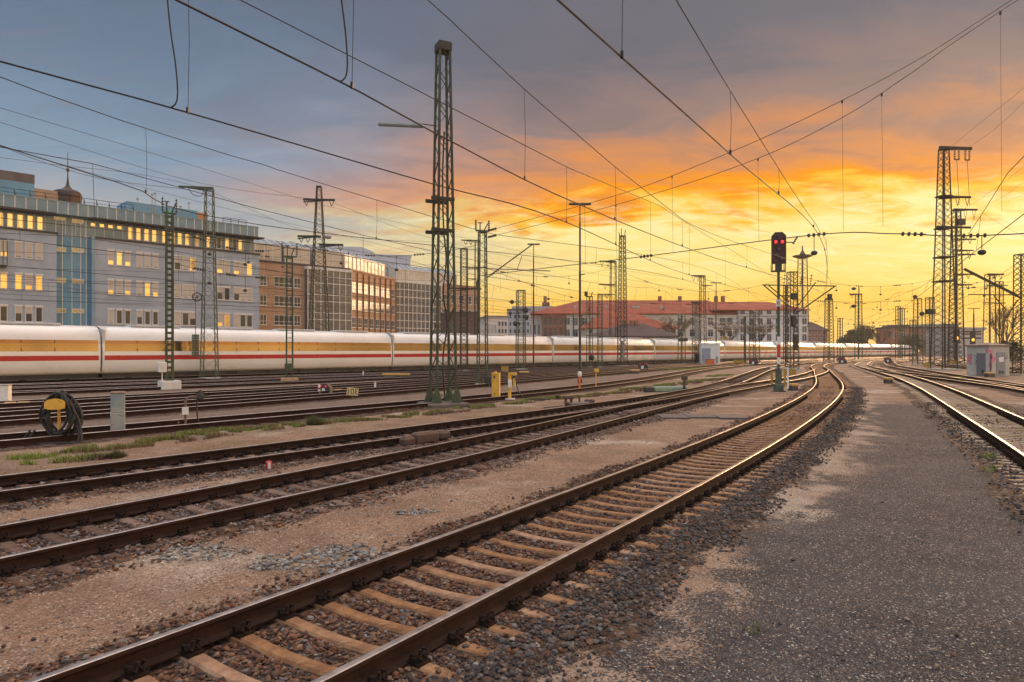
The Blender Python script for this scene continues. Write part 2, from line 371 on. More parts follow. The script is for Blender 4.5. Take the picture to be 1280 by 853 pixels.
# ------------------------------------------------------------ ground (one sheet to the horizon)
def track_dist(P, k):
    s = P@D_; l = P@N_; ss, ll = TS[k]
    d = l-np.interp(s, ss, ll); d = np.where((s < ss[0]-1) | (s > ss[-1]+1), 99, d); return d*.985
def sst(x, a, b):
    t = np.clip((x-a)/(b-a), 0, 1); return t*t*(3-2*t)
def vnoise(P, sc, seed):
    r = np.random.default_rng(seed); tb = r.random((256, 256)); q = P*sc; i = np.floor(q).astype(int); f = q-i; f = f*f*(3-2*f)
    g = lambda a, b: tb[a % 256, b % 256]
    return (g(i[:, 0], i[:, 1])*(1-f[:, 0])+g(i[:, 0]+1, i[:, 1])*f[:, 0])*(1-f[:, 1])+(g(i[:, 0], i[:, 1]+1)*(1-f[:, 0])+g(i[:, 0]+1, i[:, 1]+1)*f[:, 0])*f[:, 1]
def zones(P):
    n1 = vnoise(P, .9, 1)+.5*vnoise(P, 2.7, 2)+.25*vnoise(P, 7, 3)-.87
    bal = np.zeros(len(P)); inside = np.zeros(len(P))
    for k in TS:
        d = track_dist(P, k); w = 1.75 if k in 'GHXIJ' else 1.45
        hi = 1.85 if k == 'A' else w
        e = np.where(d > 0, hi, w)+n1*.45
        bal = np.maximum(bal, 1-sst(np.abs(d), e-.28, e+.12)); inside = np.maximum(inside, 1-sst(np.abs(d), .68, .8))
    dA = track_dist(P, 'A'); dG = track_dist(P, 'G')
    Y = P[:, 1]
    px_, py_ = G(980, 552); u_ = (P[:, 0]-px_)*.5+(P[:, 1]-py_)*.866; v_ = (P[:, 0]-px_)*.866-(P[:, 1]-py_)*.5
    pale = np.exp(-(u_/6)**2-(v_/2.0)**2)*(.5+.9*vnoise(P, 1.4, 41)+.5*vnoise(P, 4, 42))+.75*np.exp(-((dA-2.1)/.45)**2)*sst(vnoise(P, .9, 43)+.35*vnoise(P, 4, 44), .45, .95)
    pale = np.where((dA > 1.2) & (dA < 50), np.clip(pale, 0, 1)*(.35+.65*sst(vnoise(P, 2.3, 46)+.5*vnoise(P, 6, 47), .4, 1.0)), 0)
    dark = sst(dA+n1*.75, 1.6, 2.15)*(1-np.clip(pale, 0, .9))*(1-sst(Y+n1*4, 25, 33)*.85)
    dark = np.where(dA > 50, 0, dark)
    lC = track_dist(P, 'C'); dD = track_dist(P, 'D')
    gr = np.where((lC < -1.6) & (dD > 1.2), 1.0, 0.0)*sst(vnoise(P, .55, 9)+.35*vnoise(P, 2, 10), .5, .95)
    far = sst(-lC, 6.5, 8.5)
    return bal, inside, dark, gr, far, n1, dA, pale
def ground_z(P, z=None):
    bal, inside, dark, gr, far, n1, dA, pale = z if z is not None else zones(P)
    return .012*(vnoise(P, 3, 21)-.5)+.03*(vnoise(P, .6, 22)-.5)+bal*.015-inside*.034
def build_ground():
    rr = [1.0]
    while rr[-1] < 6000: rr.append(rr[-1]*(1.0085 if rr[-1] < 60 else 1.05))
    rr = np.array(rr)
    aa = np.concatenate([np.linspace(-48, 48, 560), np.linspace(50, 310, 105)]); aa = np.radians(aa)
    rg, ag = np.meshgrid(rr, aa, indexing='ij'); P = np.stack([rg*np.sin(ag), rg*np.cos(ag)], -1).reshape(-1, 2)
    Z = zones(P); z = ground_z(P, Z); z = np.where(np.hypot(P[:, 0], P[:, 1]) > 400, -.1, z)
    nr, na = len(rr), len(aa)
    V = np.concatenate([np.column_stack([P, z]), [[0, 0, 0]]])
    i = np.arange(nr-1)[:, None]; j = np.arange(na)[None, :]; jn = (j+1) % na
    Q = np.stack([i*na+j+0*i, i*na+jn, (i+1)*na+jn, (i+1)*na+j+0*i], -1).reshape(-1, 4)
    Tn = np.stack([np.full(na, nr*na), (np.arange(na)+1) % na, np.arange(na)], -1)
    me = bpy.data.meshes.new('ground'); me.vertices.add(len(V)); me.vertices.foreach_set('co', V.astype(np.float32).ravel())
    loops = np.concatenate([Q[:, ::-1].ravel(), Tn[:, ::-1].ravel()]); nl = len(loops)
    me.loops.add(nl); me.loops.foreach_set('vertex_index', loops.astype(np.int32))
    st = np.concatenate([np.arange(len(Q))*4, len(Q)*4+np.arange(na)*3]); me.polygons.add(len(st)); me.polygons.foreach_set('loop_start', st.astype(np.int32))
    me.polygons.foreach_set('use_smooth', np.ones(len(st), bool)); me.update(calc_edges=True); me.validate()
    bal, inside, dark, gr, far = Z[:5]
    ca = me.attributes.new('zone', 'FLOAT_COLOR', 'POINT'); arr = np.zeros((len(V), 4), np.float32); arr[:-1, 0] = bal; arr[:-1, 1] = dark; arr[:-1, 2] = gr; arr[:-1, 3] = far; ca.data.foreach_set('color', arr.ravel())
    pa = me.attributes.new('pale', 'FLOAT', 'POINT'); pv = np.zeros(len(V), np.float32); pv[:-1] = Z[7]; pa.data.foreach_set('value', pv)
    if me.polygons[100].normal.z < 0: me.flip_normals()
    m = bpy.data.materials.new('yard_ground'); m.use_nodes = True; k = NT(m.node_tree); p = k.n['Principled BSDF']; me.materials.append(m)
    co = k.node('ShaderNodeTexCoord').outputs['Object']
    at = k.node('ShaderNodeAttribute', attribute_name='zone'); sp = k.node('ShaderNodeSeparateColor'); k.put(sp.inputs[0], at.outputs['Color'])
    zb, zd, zg = sp.outputs; zf = at.outputs['Alpha']
    # sandy grit
    sand = k.mix(k.mr(k.noise(co, .8, 5), .35, .65), (.35, .225, .15), (.235, .148, .102))
    sand = k.mix(k.mr(k.noise(co, .33, 4), .52, .7), sand, (.55, .45, .36))
    vc = k.voro(co, 58, 'Color'); vs = k.node('ShaderNodeSeparateColor'); k.put(vs.inputs[0], vc)
    sand = k.mix(k.mr(vs.outputs[0], .3, 1.0, 0, .75), sand, (.12, .075, .052)); sand = k.mix(k.mr(k.noise(co, 2.2, 6, .75), .52, .68, 0, .45), sand, (.14, .085, .055)); sand = k.mix(k.math('MULTIPLY', k.mr(vs.outputs[1], .82, .98, 0, .8), k.mr(k.noise(co, 2.1, 5, .7), .35, .62, .3, 1)), sand, (.58, .5, .42))
    sand = k.mix(k.mr(k.noise(co, 14, 4), .5, .7, 0, .5), sand, (.13, .085, .06))
    pl = k.node('ShaderNodeAttribute', attribute_name='pale').outputs['Fac']; sand = k.mix(k.math('MULTIPLY', pl, .55), sand, k.mix(vs.outputs[2], (.2, .165, .135), (.5, .43, .36)))
    # dark chippings
    dk = k.mix(k.mr(k.noise(co, .7, 5), .35, .65), (.036, .038, .046), (.068, .068, .077))
    v2 = k.voro(co, 150, 'Color'); v2s = k.node('ShaderNodeSeparateColor'); k.put(v2s.inputs[0], v2)
    dk = k.mix(k.mr(v2s.outputs[0], .25, .9, 0, .85), dk, (.022, .021, .025)); v5 = k.voro(co, 70, 'Color'); v5s = k.node('ShaderNodeSeparateColor'); k.put(v5s.inputs[0], v5); dk = k.mix(k.mr(v5s.outputs[0], .6, 1.0, 0, .45), dk, (.17, .155, .148)); dk = k.mix(k.mr(v5s.outputs[1], .93, .99, 0, .85), dk, (.5, .45, .38)); dk = k.mix(k.math('MULTIPLY', k.mr(v2s.outputs[1], .86, .99, 0, .9), k.mr(k.noise(co, 1.6, 5, .7), .35, .62, .25, 1)), dk, (.42, .37, .31)); dk = k.mix(k.mr(v2s.outputs[2], .9, 1.0, 0, .7), dk, (.3, .15, .08))
    dk = k.mix(k.mr(k.noise(co, 9, 5, .7), .52, .72, 0, .6), dk, (.04, .037, .04))
    # ballast bed under the loose stones
    v3 = k.voro(co, 21, 'Color'); v3s = k.node('ShaderNodeSeparateColor'); k.put(v3s.inputs[0], v3)
    bl = k.mix(v3s.outputs[0], (.06, .036, .026), (.15, .095, .068)); bl = k.mix(k.mr(v3s.outputs[1], .75, .95), bl, (.24, .2, .17)); bl = k.mix(k.mr(v3s.outputs[2], .7, .9), bl, (.045, .04, .04))
    gb = k.mix(v3s.outputs[0], (.1, .078, .066), (.21, .17, .145))
    # green and dry growth
    g1 = k.mix(k.mr(k.noise(co, 3, 5), .35, .65), (.1, .12, .03), (.2, .14, .07))
    gn = k.math('SUBTRACT', k.math('ADD', k.math('MULTIPLY', k.noise(co, 24, 5, .75), .6), k.math('MULTIPLY', vs.outputs[0], .4)), .5)
    zd = k.mr(k.math('ADD', zd, k.math('MULTIPLY', gn, 1.3)), .36, .64); zb = k.mr(k.math('ADD', zb, k.math('MULTIPLY', gn, 1.1)), .35, .65)
    c = k.mix(zd, sand, dk)
    c = k.mix(k.math('MULTIPLY', zf, .7), c, gb)
    c = k.mix(zb, c, bl)
    gm = k.math('MULTIPLY', zg, k.mr(k.noise(co, 5, 6, .7), .42, .62)); c = k.mix(k.math('MULTIPLY', gm, .6), c, g1)
    k.put(p.inputs['Base Color'], c); p.inputs['Roughness'].default_value = .97; p.inputs['Specular IOR Level'].default_value = .1
    h = k.math('ADD', k.math('MULTIPLY', k.voro(co, 75), -.5), k.math('MULTIPLY', k.noise(co, 30, 5, .7), 1.2))
    h = k.math('ADD', h, k.math('MULTIPLY', zb, k.math('MULTIPLY', k.voro(co, 21), -2.2)))
    b = k.node('ShaderNodeBump'); b.inputs['Strength'].default_value = .8; b.inputs['Distance'].default_value = .02; k.put(b.inputs['Height'], h); k.put(p.inputs['Normal'], b.outputs[0])
    o = bpy.data.objects.new('ground', me); COL.objects.link(o); tag(o, 'sandy gravel yard ground with brown ballast and dark chippings', None, None, 'structure')
build_ground()

# ------------------------------------------------------------ tracks
PROF = [(-.075, 0), (-.075, .0115), (-.04, .022), (-.013, .033), (-.0085, .055), (-.0085, .115), (-.03, .128), (-.036, .136), (-.036, .157), (-.033, .166), (-.024, .1705), (0, .172),
        (.024, .1705), (.033, .166), (.036, .157), (.036, .136), (.03, .128), (.0085, .115), (.0085, .055), (.013, .033), (.04, .022), (.075, .0115), (.075, 0)]
POL = {9, 10, 11, 12}
PROF_F = [(-.075, 0), (-.075, .015), (-.01, .03), (-.01, .125), (-.036, .135), (-.036, .162), (-.022, .172), (.022, .172), (.036, .162), (.036, .135), (.01, .125), (.01, .03), (.075, .015), (.075, 0)]
POL_F = {5, 6, 7}
def rail_mesh(k, off, s0, s1, step, zt, prof, pol, nm='rail'):
    ss = np.arange(s0, s1+step*.5, step); n = len(prof); V = []; F = []; M = []
    for s in ss:
        p, t = tpos(k, s, off); nn = (t[1], -t[0])
        for x, z in prof: V.append((p[0]+nn[0]*x, p[1]+nn[1]*x, zt-.172+z))
    for i in range(len(ss)-1):
        for j in range(n):
            q = (j+1) % n; F.append((i*n+j, i*n+q, i*n+n+q, i*n+n+j)); M.append(1 if j in pol else 0)
    b = MB(); b.v = V; b.f = F; b.m = M; return b
def sleeper_mb(L=2.6, w=.2, curved=True):
    b = MB(); xs = [-1.3, -1.12, -.95, -.55, -.3, 0, .3, .55, .95, 1.12, 1.3]; top = [.015, .028, .03, .03, .012, .004, .012, .03, .03, .028, .015]
    if not curved: top = [.03]*11
    V = []; F = []; sc = L/2.6
    for x, t in zip(xs, top):
        hw = w*.36 if abs(x) < 1.25 else w*.33
        V += [(x*sc, -w/2, -.16), (x*sc, -hw-.012, t-.018), (x*sc, -hw+.01, t), (x*sc, hw-.01, t), (x*sc, hw+.012, t-.018), (x*sc, w/2, -.16)]
    for i in range(10):
        for j in range(6): q = (j+1) % 6; F.append((i*6+j, i*6+6+j, i*6+6+q, i*6+q))
    F += [tuple(range(6)), tuple(range(65, 59, -1))]
    b.v = V; b.f = F; b.m = [0]*len(F); return b
def fastening_mb():
    b = MB(); b.box(0, 0, .04, .36, .13, .022)
    for sg in (-1, 1):
        b.box(sg*.125, 0, .062, .05, .12, .03)
        b.tube([(sg*.085, -.05, .06), (sg*.1, -.062, .11), (sg*.15, -.06, .115), (sg*.17, -.03, .07), (sg*.13, 0, .11), (sg*.17, .03, .07), (sg*.15, .06, .115), (sg*.1, .062, .11), (sg*.085, .05, .06)], .013, 5)
        b.lathe([(.02, 0), (.02, .03), (.012, .045), (.012, .06)], sg*.135, 0, 6, .07)
    return b
FAST = None
def build_track(k, name, label, s0, s1, zt, near, n_parts, smat, sp=.6, fast=0, length=2.6, smin=None):
    global FAST
    root = thing('railway_track', label, 'railway track', (*tpos(k, max(s0, 3))[0], 0)); ox, oy = root.location.x, root.location.y
    for off in (-.7535, .7535):
        if near:
            b = rail_mesh(k, off, s0, min(s1, 45), .5, zt, PROF, POL)
            if s1 > 45:
                b2 = rail_mesh(k, off, 45, s1, 1.5, zt, PROF_F, POL_F); nb = len(b.v); b.v += b2.v; b.f += [tuple(i+nb for i in f) for f in b2.f]; b.m += b2.m
        else: b = rail_mesh(k, off, s0, s1, 1.5, zt, PROF_F, POL_F)
        b.v = [(x-ox, y-oy, z) for x, y, z in b.v]; b.build('rail', [RAILRUST, STEEL], root)
    sl = sleeper_mb(length, .165 if k == 'A' else .19, near); proto = None; stuff = MB(); cnt = 0; dz = zt-.202
    for s in np.arange(smin if smin is not None else s0, s1-.3, sp):
        p, t = tpos(k, s); rz = math.atan2(-t[0], t[1]); jit = random.uniform(-.015, .015)
        if cnt < n_parts:
            loc = (p[0]-ox, p[1]-oy, dz)
            if proto is None: o = proto = sl.build('sleeper', smat, root, loc, rz+jit)
            else:
                o = proto.copy(); link(o, root); o.location = loc; o.rotation_euler = (0, 0, rz+jit)
            if cnt < fast:
                for xo in (-.7535, .7535):
                    if FAST is None: f = fastening_mb().build('rail_fastening', CLIP, o, (xo, 0, 0)); FAST = f
                    else: f = FAST.copy(); link(f, o); f.location = (xo, 0, 0)
            cnt += 1
        else:
            c, n = math.cos(rz), math.sin(rz); bl = len(stuff.v); far = s > 60 or not near
            if far:
                stuff.box(p[0]-ox, p[1]-oy, -.03+dz, length, .26, .12, rz)
            else:
                for x, y, z in sl.v: stuff.v.append((p[0]-ox+x*c-y*n, p[1]-oy+x*n+y*c, z+dz))
                stuff.f += [tuple(i+bl for i in f) for f in sl.f]; stuff.m += [0]*len(sl.f)
            if not far or (near and s < 90):
                stuff.mi = 1
                for xo in (-.7535, .7535): stuff.box(p[0]-ox+xo*c, p[1]-oy+xo*n, .06+dz, .36, .16, .06, rz)
                stuff.mi = 0
    if stuff.f:
        so = stuff.build('sleeper', [smat, CLIP], root); tag(so, kind='stuff')
    return root
GT = 'railway tracks of the yard'
build_track('A', 'A', 'nearest railway track, on rusty concrete sleepers, curving away to the red signal', -6, 230, .202, True, 100, SLEEPER, .42, 80, smin=1.0)
build_track('B', 'B', 'second railway track from the camera, dark rails with half buried sleepers', -7, 79, .199, True, 100, SLEEPER2, .46, 70, smin=1.5)
build_track('C', 'C', 'third railway track from the camera, beside the grassy verge with the hose stand', -7, 228, .196, True, 100, SLEEPER2, .46, 60, smin=1.5)
build_track('G', 'G', 'railway track at the right edge with pale sleepers beside the dark gravel path', -4, 218, .200, True, 100, SLEEPER3, .42, 40, smin=13.0)
LBL = {'D': 'railway track just behind the leaning concrete post and hose stand', 'E': 'railway track just behind the yellow number board', 'E2': 'railway track just behind the dwarf signal with red white stake',
       'F': 'railway track passing the concrete foot of the slim ladder mast', 'P3': 'third railway track in front of the white train', 'P2': 'second railway track in front of the white train',
       'P1': 'railway track next to the white train', 'T': 'railway track under the white train', 'X': 'crossover track cutting between the two right hand tracks',
       'H': 'railway track between the pale sleeper track and the graffiti hut', 'I': 'railway track passing behind the graffiti hut', 'J': 'farthest right railway track, beyond the edge mast'}
for i, (k, lb) in enumerate(LBL.items()):
    ss = TS[k][0]; build_track(k, k, lb, ss[0]+.5, ss[-1]-1, .194-.003*(i % 5), False, 0, SLEEPER2, .65 if k in 'DEH' else 1.0)

# ------------------------------------------------------------ loose ballast stones
def icosa():
    t = (1+5**.5)/2; v = np.array([(-1, t, 0), (1, t, 0), (-1, -t, 0), (1, -t, 0), (0, -1, t), (0, 1, t), (0, -1, -t), (0, 1, -t), (t, 0, -1), (t, 0, 1), (-t, 0, -1), (-t, 0, 1)], float)
    v /= np.linalg.norm(v[0])
    f = np.array([(0, 11, 5), (0, 5, 1), (0, 1, 7), (0, 7, 10), (0, 10, 11), (1, 5, 9), (5, 11, 4), (11, 10, 2), (10, 7, 6), (7, 1, 8), (3, 9, 4), (3, 4, 2), (3, 2, 6), (3, 6, 8), (3, 8, 9), (4, 9, 5), (2, 4, 11), (6, 2, 10), (8, 6, 7), (9, 8, 1)])
    return v, f
def stones(name, label, P, z, size, colr):
    N = len(P); v, f = icosa(); r = RNG
    q = r.normal(size=(N, 4)); q /= np.linalg.norm(q, axis=1)[:, None]; w, x, y, zq = q.T
    M = np.stack([1-2*(y*y+zq*zq), 2*(x*y-zq*w), 2*(x*zq+y*w), 2*(x*y+zq*w), 1-2*(x*x+zq*zq), 2*(y*zq-x*w), 2*(x*zq-y*w), 2*(y*zq+x*w), 1-2*(x*x+y*y)], -1).reshape(N, 3, 3)
    V = v[None]*(1+r.uniform(-.42, .42, (N, 12, 1)))*r.uniform(.55, 1.35, (N, 1, 3))
    V = np.einsum('nij,nkj->nki', M, V); V[:, :, 2] *= .72
    V = V*size[:, None, None]*.5; V[:, :, :2] += P[:, None, :]; V[:, :, 2] += z[:, None]
    F = (f[None]+(np.arange(N)*12)[:, None, None]).reshape(-1, 3)
    me = bpy.data.meshes.new(name); me.vertices.add(N*12); me.vertices.foreach_set('co', V.astype(np.float32).ravel())
    me.loops.add(len(F)*3); me.loops.foreach_set('vertex_index', F.astype(np.int32).ravel()); me.polygons.add(len(F)); me.polygons.foreach_set('loop_start', (np.arange(len(F))*3).astype(np.int32))
    me.polygons.foreach_set('use_smooth', np.zeros(len(F), bool)); me.update(calc_edges=True)
    ca = me.attributes.new('tint', 'FLOAT_COLOR', 'POINT'); c4 = np.ones((N, 12, 4), np.float32); c4[:, :, :3] = colr[:, None, :]; ca.data.foreach_set('color', c4.ravel())
    if 'loose_stone' not in MATS:
        m = bpy.data.materials.new('loose_stone'); m.use_nodes = True; k = NT(m.node_tree); p = k.n['Principled BSDF']; MATS['loose_stone'] = m
        at = k.node('ShaderNodeAttribute', attribute_name='tint').outputs['Color']; co = k.node('ShaderNodeTexCoord').outputs['Object']
        k.put(p.inputs['Base Color'], k.mix(k.mr(k.noise(co, 60, 4, .7), .4, .75, 0, .35), at, (.06, .036, .026))); p.inputs['Roughness'].default_value = .9; p.inputs['Specular IOR Level'].default_value = .3
    me.materials.append(MATS['loose_stone'])
    o = bpy.data.objects.new(name, me); COL.objects.link(o); tag(o, label, None, None, 'stuff')
def in_view(P): return (np.abs(P[:, 0]) < P[:, 1]*.80+.4) & (P[:, 1] > 3.2)
RUST = np.array([[.14, .06, .034], [.1, .045, .028], [.19, .088, .048], [.065, .034, .024], [.22, .13, .08], [.13, .075, .052]])
GREYS = np.array([[.2, .185, .175], [.13, .12, .12], [.28, .25, .23], [.1, .08, .075], [.16, .11, .085]])
DARKS = np.array([[.06, .054, .052], [.085, .076, .072], [.045, .039, .036], [.12, .105, .096], [.09, .056, .04]])
BLUES = np.array([[.28, .285, .275], [.21, .22, .22], [.36, .345, .31], [.2, .18, .16], [.3, .24, .18], [.14, .12, .11]])
def scatter_ballast():
    Ps, cols, sz, zz = [], [], [], []
    spots = [(*G(405, 700), .5), (*G(255, 692), .36), (*G(350, 708), .22), (*G(432, 688), .3), (*G(520, 640), .22)]
    for k, s1, dens, lo, hi in (('A', 46, 950, -1.6, 2.0), ('B', 30, 520, -1.7, 1.7), ('C', 30, 400, -1.7, 1.7), ('G', 34, 380, -1.8, 1.7)):
        L = s1+2; area = L*(hi-lo); n0 = int(area*dens*1.0)
        s = RNG.uniform(1.0, s1, n0); l = RNG.uniform(lo, hi, n0)
        ss, ll = TS[k]; P = D_[None]*s[:, None]+N_[None]*(np.interp(s, ss, ll)+l)[:, None]
        dist = np.hypot(P[:, 0], P[:, 1]); keep = RNG.random(n0) < np.clip(7.5/dist, .1, 1)**1.15
        keep &= in_view(P); edge = np.where(l > 0, hi-l, l-lo)+.5*(vnoise(P, 1.5, 31)-.5); keep &= RNG.random(n0) < np.clip(edge/.55, 0.03, 1)
        # keep rails and the tops of sleepers clear
        keep &= np.abs(np.abs(l)-.7535) > .10
        sp = .42 if k in 'AG' else .46; s0 = {'A': 1.0, 'B': 1.5, 'C': 1.5, 'G': 13.0}[k]
        ph = np.abs((s-s0+sp/2) % sp-sp/2)*1.01
        if k == 'A': keep &= ~((ph < .085) & (np.abs(l) < .8)) & ~((ph < .09) & (np.abs(l) < 1.22) & (RNG.random(n0) < .75))
        else: keep &= ~((ph < .09) & (np.abs(l) < 1.1) & (RNG.random(n0) < .65))
        P = P[keep]; l = l[keep]; N = len(P)
        d = np.hypot(P[:, 0], P[:, 1]); size = (.02+.038*RNG.random(N)**1.6)*np.clip(.9+d/60, 1, 1.4)
        mix = vnoise(P, 1.1, 33)+.3*(RNG.random(N)-.5)
        c = RUST[RNG.integers(0, len(RUST), N)].copy(); g = GREYS[RNG.integers(0, len(GREYS), N)]; dk = DARKS[RNG.integers(0, len(DARKS), N)]
        gm = RNG.random(N) < (.10 if k == 'A' else .3)+(.25 if k != 'A' else .1)*(mix > .6); c[gm] = g[gm]
        if k == 'A':
            m = (l > .85) & (RNG.random(N) < np.clip((l-.8)/.55, 0, .92)*np.clip(1.15-.3*(mix > .68), 0, 1)); c[m] = dk[m]
        if k == 'G':
            m = (l < -.9) & (RNG.random(N) < .75); c[m] = dk[m]
        for sx, sy, rad in spots:
            m = (np.hypot((P[:, 0]-sx), (P[:, 1]-sy)) < rad*(.6+.8*RNG.random(N))); b = BLUES[RNG.integers(0, len(BLUES), N)]; c[m] = b[m]
        Ps.append(P); cols.append(c); sz.append(size)
    # the pale heaps of fresh stone and thin strewn grit
    for sx, sy, rad in spots:
        n0 = int(330*rad); a = RNG.uniform(0, 6.28, n0); r = rad*np.sqrt(RNG.random(n0)); P = np.column_stack([sx+r*np.cos(a)*1.5, sy+r*np.sin(a)*.8]); m = np.abs(track_dist(P, 'A')) > .9; P = P[m]
        Ps.append(P); cols.append(BLUES[RNG.integers(0, len(BLUES), len(P))]); sz.append(RNG.uniform(.03, .06, len(P)))
    n0 = 26000; a = RNG.uniform(-.66, .66, n0); r = 3.3+RNG.random(n0)**1.6*24; P = np.column_stack([r*np.sin(a), r*np.cos(a)]); P = P[vnoise(P, 1.3, 71)+.4*vnoise(P, 5, 72) > .55*RNG.random(len(P))+.35]; bal = zones(P)[0]; m = bal < .4; P = P[m]
    c = np.where(RNG.random(len(P))[:, None] < .45, BLUES[RNG.integers(0, 6, len(P))]*.9, np.concatenate([RUST, DARKS, DARKS])[RNG.integers(0, 16, len(P))]*1.2)
    Ps.append(P); cols.append(c); sz.append(RNG.uniform(.006, .02, len(P))+.024*(RNG.random(len(P)) > .978))
    P = np.concatenate(Ps); c = np.concatenate(cols); s = np.concatenate(sz)
    z = ground_z(P)+s*RNG.uniform(.05, .35, len(P))
    c = np.clip(c*RNG.uniform(.8, 1.25, (len(P), 1)), 0, .8)
    stones('ballast_stones', 'loose crushed stones of brown, grey and pale blue along the near tracks', P, z, s, c)
    print('stones', len(P))
scatter_ballast()

# ------------------------------------------------------------ express train
def build_train():
    th = math.atan2(.753, .658)
    root = thing('express_train', 'long white express train with red stripe passing in front of the office buildings', 'train', (0, 84, .2), th)
    half = [(1.28, .42), (1.42, .6), (1.5, 1.0), (1.51, 1.4), (1.51, 1.95), (1.48, 2.4), (1.42, 2.9), (1.36, 3.1), (1.24, 3.38), (1.02, 3.6), (.7, 3.74), (.35, 3.81), (0, 3.83)]
    def wy(z): return float(np.interp(z, [h[1] for h in half], [h[0] for h in half]))
    full = [(-y, z) for y, z in half]+[(y, z) for y, z in half[-2::-1]]
    def shell(L, taper=0):
        b = MB(); n = len(full); xs = [0.0, .12, L-.12, L] if not taper else [0.0, .12, L*.55, L*.72, L*.84, L*.93, L*.98, L]
        for i, x in enumerate(xs):
            sc = .985 if (i == 0 or (not taper and i == 3)) else 1.0; tz = 1.0
            if taper and x > L*.55: u = (x-L*.55)/(L*.45); tz = 1-.72*u**2.2; sc = 1-.45*u**2.5
            for y, z in full: b.v.append((x, y*sc, .42+(z-.42)*tz if taper else 2.0+(z-2.0)*(.985 if sc < 1 else 1)))
        for i in range(len(xs)-1):
            for j in range(n-1): b.f.append((i*n+j, i*n+j+1, i*n+n+j+1, i*n+n+j))
            b.f.append((i*n+n-1, i*n, i*n+n, i*n+n+n-1))
        b.f += [tuple(range(n)), tuple(range(len(xs)*n-1, (len(xs)-1)*n-1, -1))]; b.m = [0]*len(b.f); return b
    def strip(z0, z1, x0, x1, off, zs=3):
        b = MB()
        for sg in (-1, 1):
            for i in range(zs):
                za, zb = z0+(z1-z0)*i/zs, z0+(z1-z0)*(i+1)/zs; ya, yb = sg*(wy(za)+off), sg*(wy(zb)+off)
                b.quad((x0, ya, za), (x1, ya, za), (x1, yb, zb), (x0, yb, zb)) if sg < 0 else b.quad((x1, ya, za), (x0, ya, za), (x0, yb, zb), (x1, yb, zb))
        return b
    L = 26.0; pitch = 26.12
    proto = shell(L).build('coach', TRAINW, root, smooth=True)
    wb = strip(2.0, 2.78, .14, L-.14, .006)
    pil = wb; pil.mi = 1
    x = 2.3
    while x < L-2: 
        for sg in (-1, 1): pil.bar((x, sg*(wy(2.0)+.009), 2.0), (x, sg*(wy(2.78)+.009), 2.78), .07, .006)
        x += 1.9
    wb.build('window_band', [TRAING, mat('window_pillar_brown', (.12, .08, .06), (.1, .07, .05), 1, .3)], proto)
    strip(1.36, 1.7, 0.12, L-.12, .006).build('red_stripe', TRAINR, proto)
    d = MB()
    for xx in (1.0-.5, L-1.4+.5):
        for sg in (-1, 1):
            for q in (xx, xx+.85): d.bar((q, sg*(wy(.75)+.004), .75), (q, sg*(wy(2.7)+.004), 2.7), .025, .008)
    d.build('door_seam', TRAIND, proto)
    u = MB(); u.box(L/2, 0, .36, L-.1, 2.35, .56); u.box(L/2, 0, .62, L-.3, 2.66, .3)
    for i in range(6): u.box(5.2+i*2.9, 0, .26, 2.0, 2.56, .34)
    u.build('underframe', TRAIND, proto)
    for bx in (3.2, L-3.2):
        b = MB()
        for wx in (-1.25, 1.25):
            for sg in (-1, 1):
                for q in range(16):
                    pass
                pts = [(.46*math.cos(2*math.pi*q/16), .46*math.sin(2*math.pi*q/16)+.46) for q in range(16)]
                b.prism([(wx+a, c) for a, c in pts], sg*.75-.07, sg*.75+.07)
        b.box(0, -1.05, .5, 3.4, .16, .26); b.box(0, 1.05, .5, 3.4, .16, .26); b.box(0, 0, .55, 1.2, 2.0, .25)
        b.build('bogie', TRAIND, proto, (bx, 0, 0))
    r = MB()
    for i in range(4): r.bev(4+i*6, 0, 3.87, 3.6, 1.3, .16, .04)
    r.build('roof_unit', mat('train_roof_grey', (.5, .5, .5), (.42, .42, .42), 1, .6), proto)
    g = MB(); g.bev(L+.2, 0, 2.1, .3, 2.9, 3.36, .25); g.build('gangway', mat('gangway_grey', (.6, .59, .57), (.54, .53, .51), 1, .6), proto)
    x0 = -72.0
    proto.location = (x0, 0, 0)
    for i in range(1, 11): dup(proto, root, (x0+i*pitch, 0, 0))
    pc = shell(20.5, 1).build('power_car', TRAINW, root, (x0+11*pitch, 0, 0), smooth=True)
    strip(2.2, 2.78, .9, 9.5, .006).build('window_band', TRAING, pc); strip(1.36, 1.7, .12, 11, .006).build('red_stripe', TRAINR, pc)
    u = MB(); u.box(9, 0, .45, 17, 2.5, .6); u.build('underframe', TRAIND, pc)
build_train()


# ------------------------------------------------------------ masts
def lattice(b, H, wb, wt, n, leg=.09, br=.045, z0=0.0, faces=4, rungs=False, dbl=False):
    def w(z): return wb+(wt-wb)*(z-z0)/(H-z0)
    cs = [(-1, -1), (1, -1), (1, 1), (-1, 1)]
    P = lambda c, z: Vector((c[0]*w(z)/2, c[1]*w(z)/2, z))
    for c in cs: b.bar(P(c, z0), P(c, H), leg)
    zs = [z0+.15+(H-z0-.2)*i/n for i in range(n+1)]
    for i in range(n):
        for fi in range(faces):
            a, c = cs[fi], cs[(fi+1) % 4]
            if rungs: b.bar(P(a, zs[i]), P(c, zs[i]), br, br*.7); continue
            if i % 2: a, c = c, a
            b.bar(P(a, zs[i]), P(c, zs[i+1]), br, br*.45)
            if dbl: b.bar(P(c, zs[i]), P(a, zs[i+1]), br, br*.45)
    for fi in range(4): b.bar(P(cs[fi], H-leg/2), P(cs[(fi+1) % 4], H-leg/2), leg)
